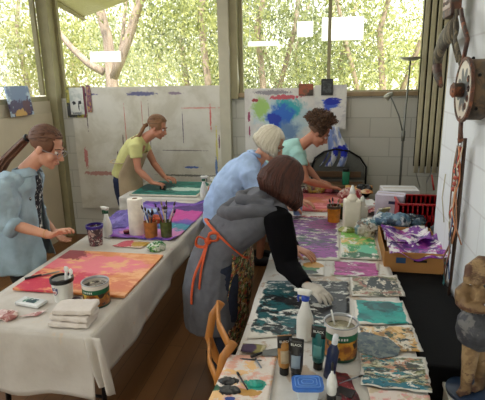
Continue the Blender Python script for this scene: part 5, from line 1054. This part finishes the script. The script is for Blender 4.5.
hb.merge(strands(M4,150,rng,back,.0052)); hb.build('hair',hairmat('brown_braided_hair',(92,62,40),(150,108,72)),t,origin=B4)
o=MB().box((0,0,.02),(.06,.035,.045),bev=.004).build('sanding_block',m_blk,smooth=False); o.location=(-1.655,4.43,T+.035); tag(o,'small dark block held by the girl in yellow on the teal painting','block')
# ---------------------------------------------------------------- woman in denim shirt
B5=(-2.13,2.78,0); t=person('ponytailed woman with glasses in an open pale denim shirt',B5)
J=dict(pel=(-2.12,2.78,.90),chest=(-2.06,2.77,1.13),neck=(-1.985,2.78,1.285),lat=(.25,-1,0),sr=(-2.02,2.60,1.22),er=(-1.99,2.54,.975),wr=(-1.715,2.55,.905),sl=(-2.10,2.96,1.20),el=(-2.16,3.02,.95),wl=(-2.02,3.03,.78),fw=(1,.2,0))
J.update(legsJ(-2.12,2.78,J['lat'],J['fw'])); M5=frame((-1.822,2.785,1.432),(.96,.02,-.50))@Matrix.Scale(1.09,4)
body(t,B5,J,M5,m_skin,s=1.03,hands=[((-1.715,2.55,.905),(.80,.1,.42),(.45,-.2,-.85),1,.7),((-2.02,3.03,.78),(.6,0,-.7),(.6,0,.5),-1,.5)])
m_dn=mat('pale_denim',(158,180,192),.9,var=.12,scale=9,bump=.4,bs=200); m_tee=paint('black_print_tee',(24,24,30),[((214,214,206),30,.62,.03,(1,1))],'yz',.85)
cloth(t,B5,'black_tshirt',[([(-2.08,2.78,.80),(-2.08,2.78,.95),(-2.045,2.78,1.12),(-2.00,2.78,1.24),(-1.985,2.78,1.29)],[(.155,.125),(.155,.125),(.165,.125),(.12,.09),(.062,.058)],Vector(J['lat']))],m_tee,seed=29)
L5=Vector((.25,-1,0)).normalized(); F5=Vector((1,.25,0)).normalized()
def den(u,v):
    # open fronted shirt shell: u runs round the body from the near front edge over the back to the far front edge
    a=-.46*PI+u*PI*1.92 ; zz=1.275-v*.665
    lv=[(0,.075,.075),(.06,.135,.095),(.14,.205,.135),(.30,.205,.150),(.5,.21,.165),(.75,.225,.185),(1.0,.235,.20)]
    for i in range(len(lv)-1):
        if lv[i][0]<=v<=lv[i+1][0]: q=(v-lv[i][0])/(lv[i+1][0]-lv[i][0]); w=lv[i][1]+(lv[i+1][1]-lv[i][1])*q; d=lv[i][2]+(lv[i+1][2]-lv[i][2])*q; break
    c=Vector((-1.99,2.78,0)).lerp(Vector((-2.075,2.77,0)),min(1,v*4)).lerp(Vector((-2.11,2.77,0)),max(0,v*.8-.1))
    w+=.012*math.sin(a*9+v*5)*v; fl=.020*noise.noise(Vector((math.cos(a)*4,math.sin(a)*4,v*5)))+.010*abs(noise.noise(Vector((math.cos(a)*9,math.sin(a)*9,v*9))))
    # a=0 near the front (open), measured from front direction
    ang=PI*.12+u*PI*1.66
    return c+F5*((d+fl)*math.cos(ang))+L5*((w+fl)*math.sin(ang))+Vector((0,0,zz))
MB().grid(den,60,40).build('denim_shirt',m_dn,t,solid=.006,origin=B5)
cloth(t,B5,'denim_sleeve',[([(-2.03,2.67,1.235),(-2.025,2.60,1.20),(-2.02,2.56,1.08),(-2.005,2.535,.985),(-1.955,2.535,.945)],[.082,.088,.080,.068,.060])],m_dn,seed=31,wr=.020)
cloth(t,B5,'denim_sleeve',[([(-2.04,2.88,1.235),(-2.09,2.95,1.19),(-2.14,3.0,1.05),(-2.15,3.02,.96),(-2.10,3.03,.90)],[.082,.086,.074,.066,.058])],m_dn,seed=33,wr=.010)
MB().tube([(-1.985,2.535,.965),(-1.945,2.537,.942)],[.070,.067],20).build('rolled_cuff',m_dn,t,origin=B5)
MB().grid(lambda u,v:Vector((-2.0,2.78,1.265))+F5*((.078+.03*v)*math.cos(PI*.15+u*PI*1.7))+L5*((.082+.035*v)*math.sin(PI*.15+u*PI*1.7))+Vector((0,0,.035-.055*v+.01*math.cos(PI*.15+u*PI*1.7))),30,6).build('collar',m_dn,t,solid=.006,origin=B5)
MB().tube([Vector((-1.75,2.55,.914))+Vector((0,.028*math.cos(i/12*2*PI),.028*math.sin(i/12*2*PI))) for i in range(13)],.003,6).build('bracelet',mat('bracelet_tan',(200,150,90),.4),t,origin=B5)
gl=MB()
for s_ in (-1,1):
    gl.tube([M5@Vector((s_*.032+.024*math.cos(i/14*2*PI),.103,.003+.018*math.sin(i/14*2*PI))) for i in range(15)],.0016,6); gl.tube([M5@Vector((s_*.056,.101,.006)),M5@Vector((s_*.078,.05,.006)),M5@Vector((s_*.080,-.01,.0))],.0015,6)
gl.tube([M5@Vector((-.009,.105,.006)),M5@Vector((.009,.105,.006))],.0015,6); gl.build('glasses',m_met,t,origin=B5)
trousers(t,B5,J,mat('dark_trousers',(44,44,44),.85)); shoes(t,B5,J,m_shoe)
hb=capshell(M5,1.06,.062); rng=random.Random(15); hb.merge(strands(M5,220,rng,back,.0055))
tie=M5@Vector((0,-.125,.005)); pts=[tie,tie+Vector((-.045,.0,-.03)),Vector((-2.075,2.70,1.36)),Vector((-2.13,2.66,1.27)),Vector((-2.17,2.63,1.17))]
for i in range(60):
    o_=Vector((rng.gauss(0,.009),rng.gauss(0,.009),rng.gauss(0,.009))); hb.tube([pts[0]+o_*.4]+[p+o_*(1+.3*j)+Vector((rng.gauss(0,.004),)*3) for j,p in enumerate(pts[1:])],[.006,.0065,.0065,.006,.002],5)
hb.build('hair',hairmat('chestnut_ponytail',(66,42,30),(120,80,56)),t,origin=B5)
MB().tube([tie+Vector((-.012,0,-.004)),tie+Vector((-.026,0,-.012))],[.026,.026],14).build('hair_tie',m_blk,t,origin=B5)
# ================================================================= LIGHT
W=D.worlds.new('sky'); bpy.context.scene.world=W; W.use_nodes=True; nt=W.node_tree; bg=nt.nodes['Background']
tc=nt.nodes.new('ShaderNodeTexCoord'); sx=nt.nodes.new('ShaderNodeSeparateXYZ'); nt.links.new(tc.outputs['Generated'],sx.inputs[0]); rp=nt.nodes.new('ShaderNodeValToRGB'); nt.links.new(sx.outputs[2],rp.inputs[0])
rp.color_ramp.elements[0].position=0; rp.color_ramp.elements[0].color=(1,.97,.84,1); rp.color_ramp.elements[1].position=.5; rp.color_ramp.elements[1].color=(.80,.90,1,1)
nt.links.new(rp.outputs[0],bg.inputs[0]); bg.inputs[1].default_value=2.3
sn=D.lights.new('sun','SUN'); sn.energy=7; sn.angle=.03; sn.color=(1,.95,.82); so=D.objects.new('sun',sn); C.objects.link(so); so.rotation_euler=(math.radians(32),math.radians(14),0)
def area(name,loc,rot,sx_,sy_,e,col):
    l=D.lights.new(name,'AREA'); l.shape='RECTANGLE'; l.size=sx_; l.size_y=sy_; l.energy=e; l.color=col; o=D.objects.new(name,l); C.objects.link(o); o.location=loc; o.rotation_euler=rot; return o
area('daylight_left_window',(XL+.06,1.4,2.25),(0,math.radians(-78),0),1.1,6.4,36,(.93,.97,1))
area('daylight_back_window',(-1.0,YB-.14,2.3),(math.radians(-70),0,0),3.6,1.1,16,(.95,1,.96))
area('rear_fill_light',(-1.1,-2.6,1.35),(math.radians(90),0,0),2.0,2.0,6,(1,.97,.92))  # unseen fill lamp added at the rear opening to brighten the room
area('ceiling_lamp',(-.6,3.2,CZ-.03),(0,0,0),.3,1.3,10,(1,.95,.86)); area('ceiling_lamp',(-1.6,1.0,CZ-.03),(0,0,0),.3,1.3,8,(1,.95,.86))
vs=bpy.context.scene.view_settings; vs.view_transform='Standard'; vs.look='None'; vs.gamma=1; vs.exposure=-0.06; vs.use_curve_mapping=False

# pieces of parts go one level deeper
PAR={'eyebrows':'hair','hair_tie':'hair','rolled_cuff':'denim_sleeve','sash_bow':'sash','sash_knot':'sash','apron_strap':'apron','apron_tie':'apron','glove':'body','bracelet':'body','lips':'body',
 'label_patch':'tube_body','lettering':'tube_body','trigger':'spray_head','rim':'body','emblem_border':'body','emblem_field':'body','emblem_band':'body','ferrule':'handle','reading_head':'reading_arm','uplight_dish':'pole','joint':'pole','hub':'sun_disc','ring_mark':'sun_disc',
 'horn_tip':'curved_horn','sign_plate':'sign_box','sign_mark':'sign_box','rivet':'drum','printed_mark':'body','core':'paper','blue_label':'carton','hand_slot':'carton','printed_bar':'carton','seam_tape':'carton','knot_cluster':'ribbon','backing_curtain':'headrail','pale_chip':'carved_torso'}
bn=lambda o:o.name.split('.')[0]
for o in list(D.objects):
    r=o.parent
    if r is None or r.parent is not None or bn(o) not in PAR or bn(r)=='window_1': continue
    for q in list(r.children):
        if bn(q)==PAR[bn(o)] and q is not o and (bn(q) not in PAR or bn(o) in('ring_mark',)): o.parent=q; break
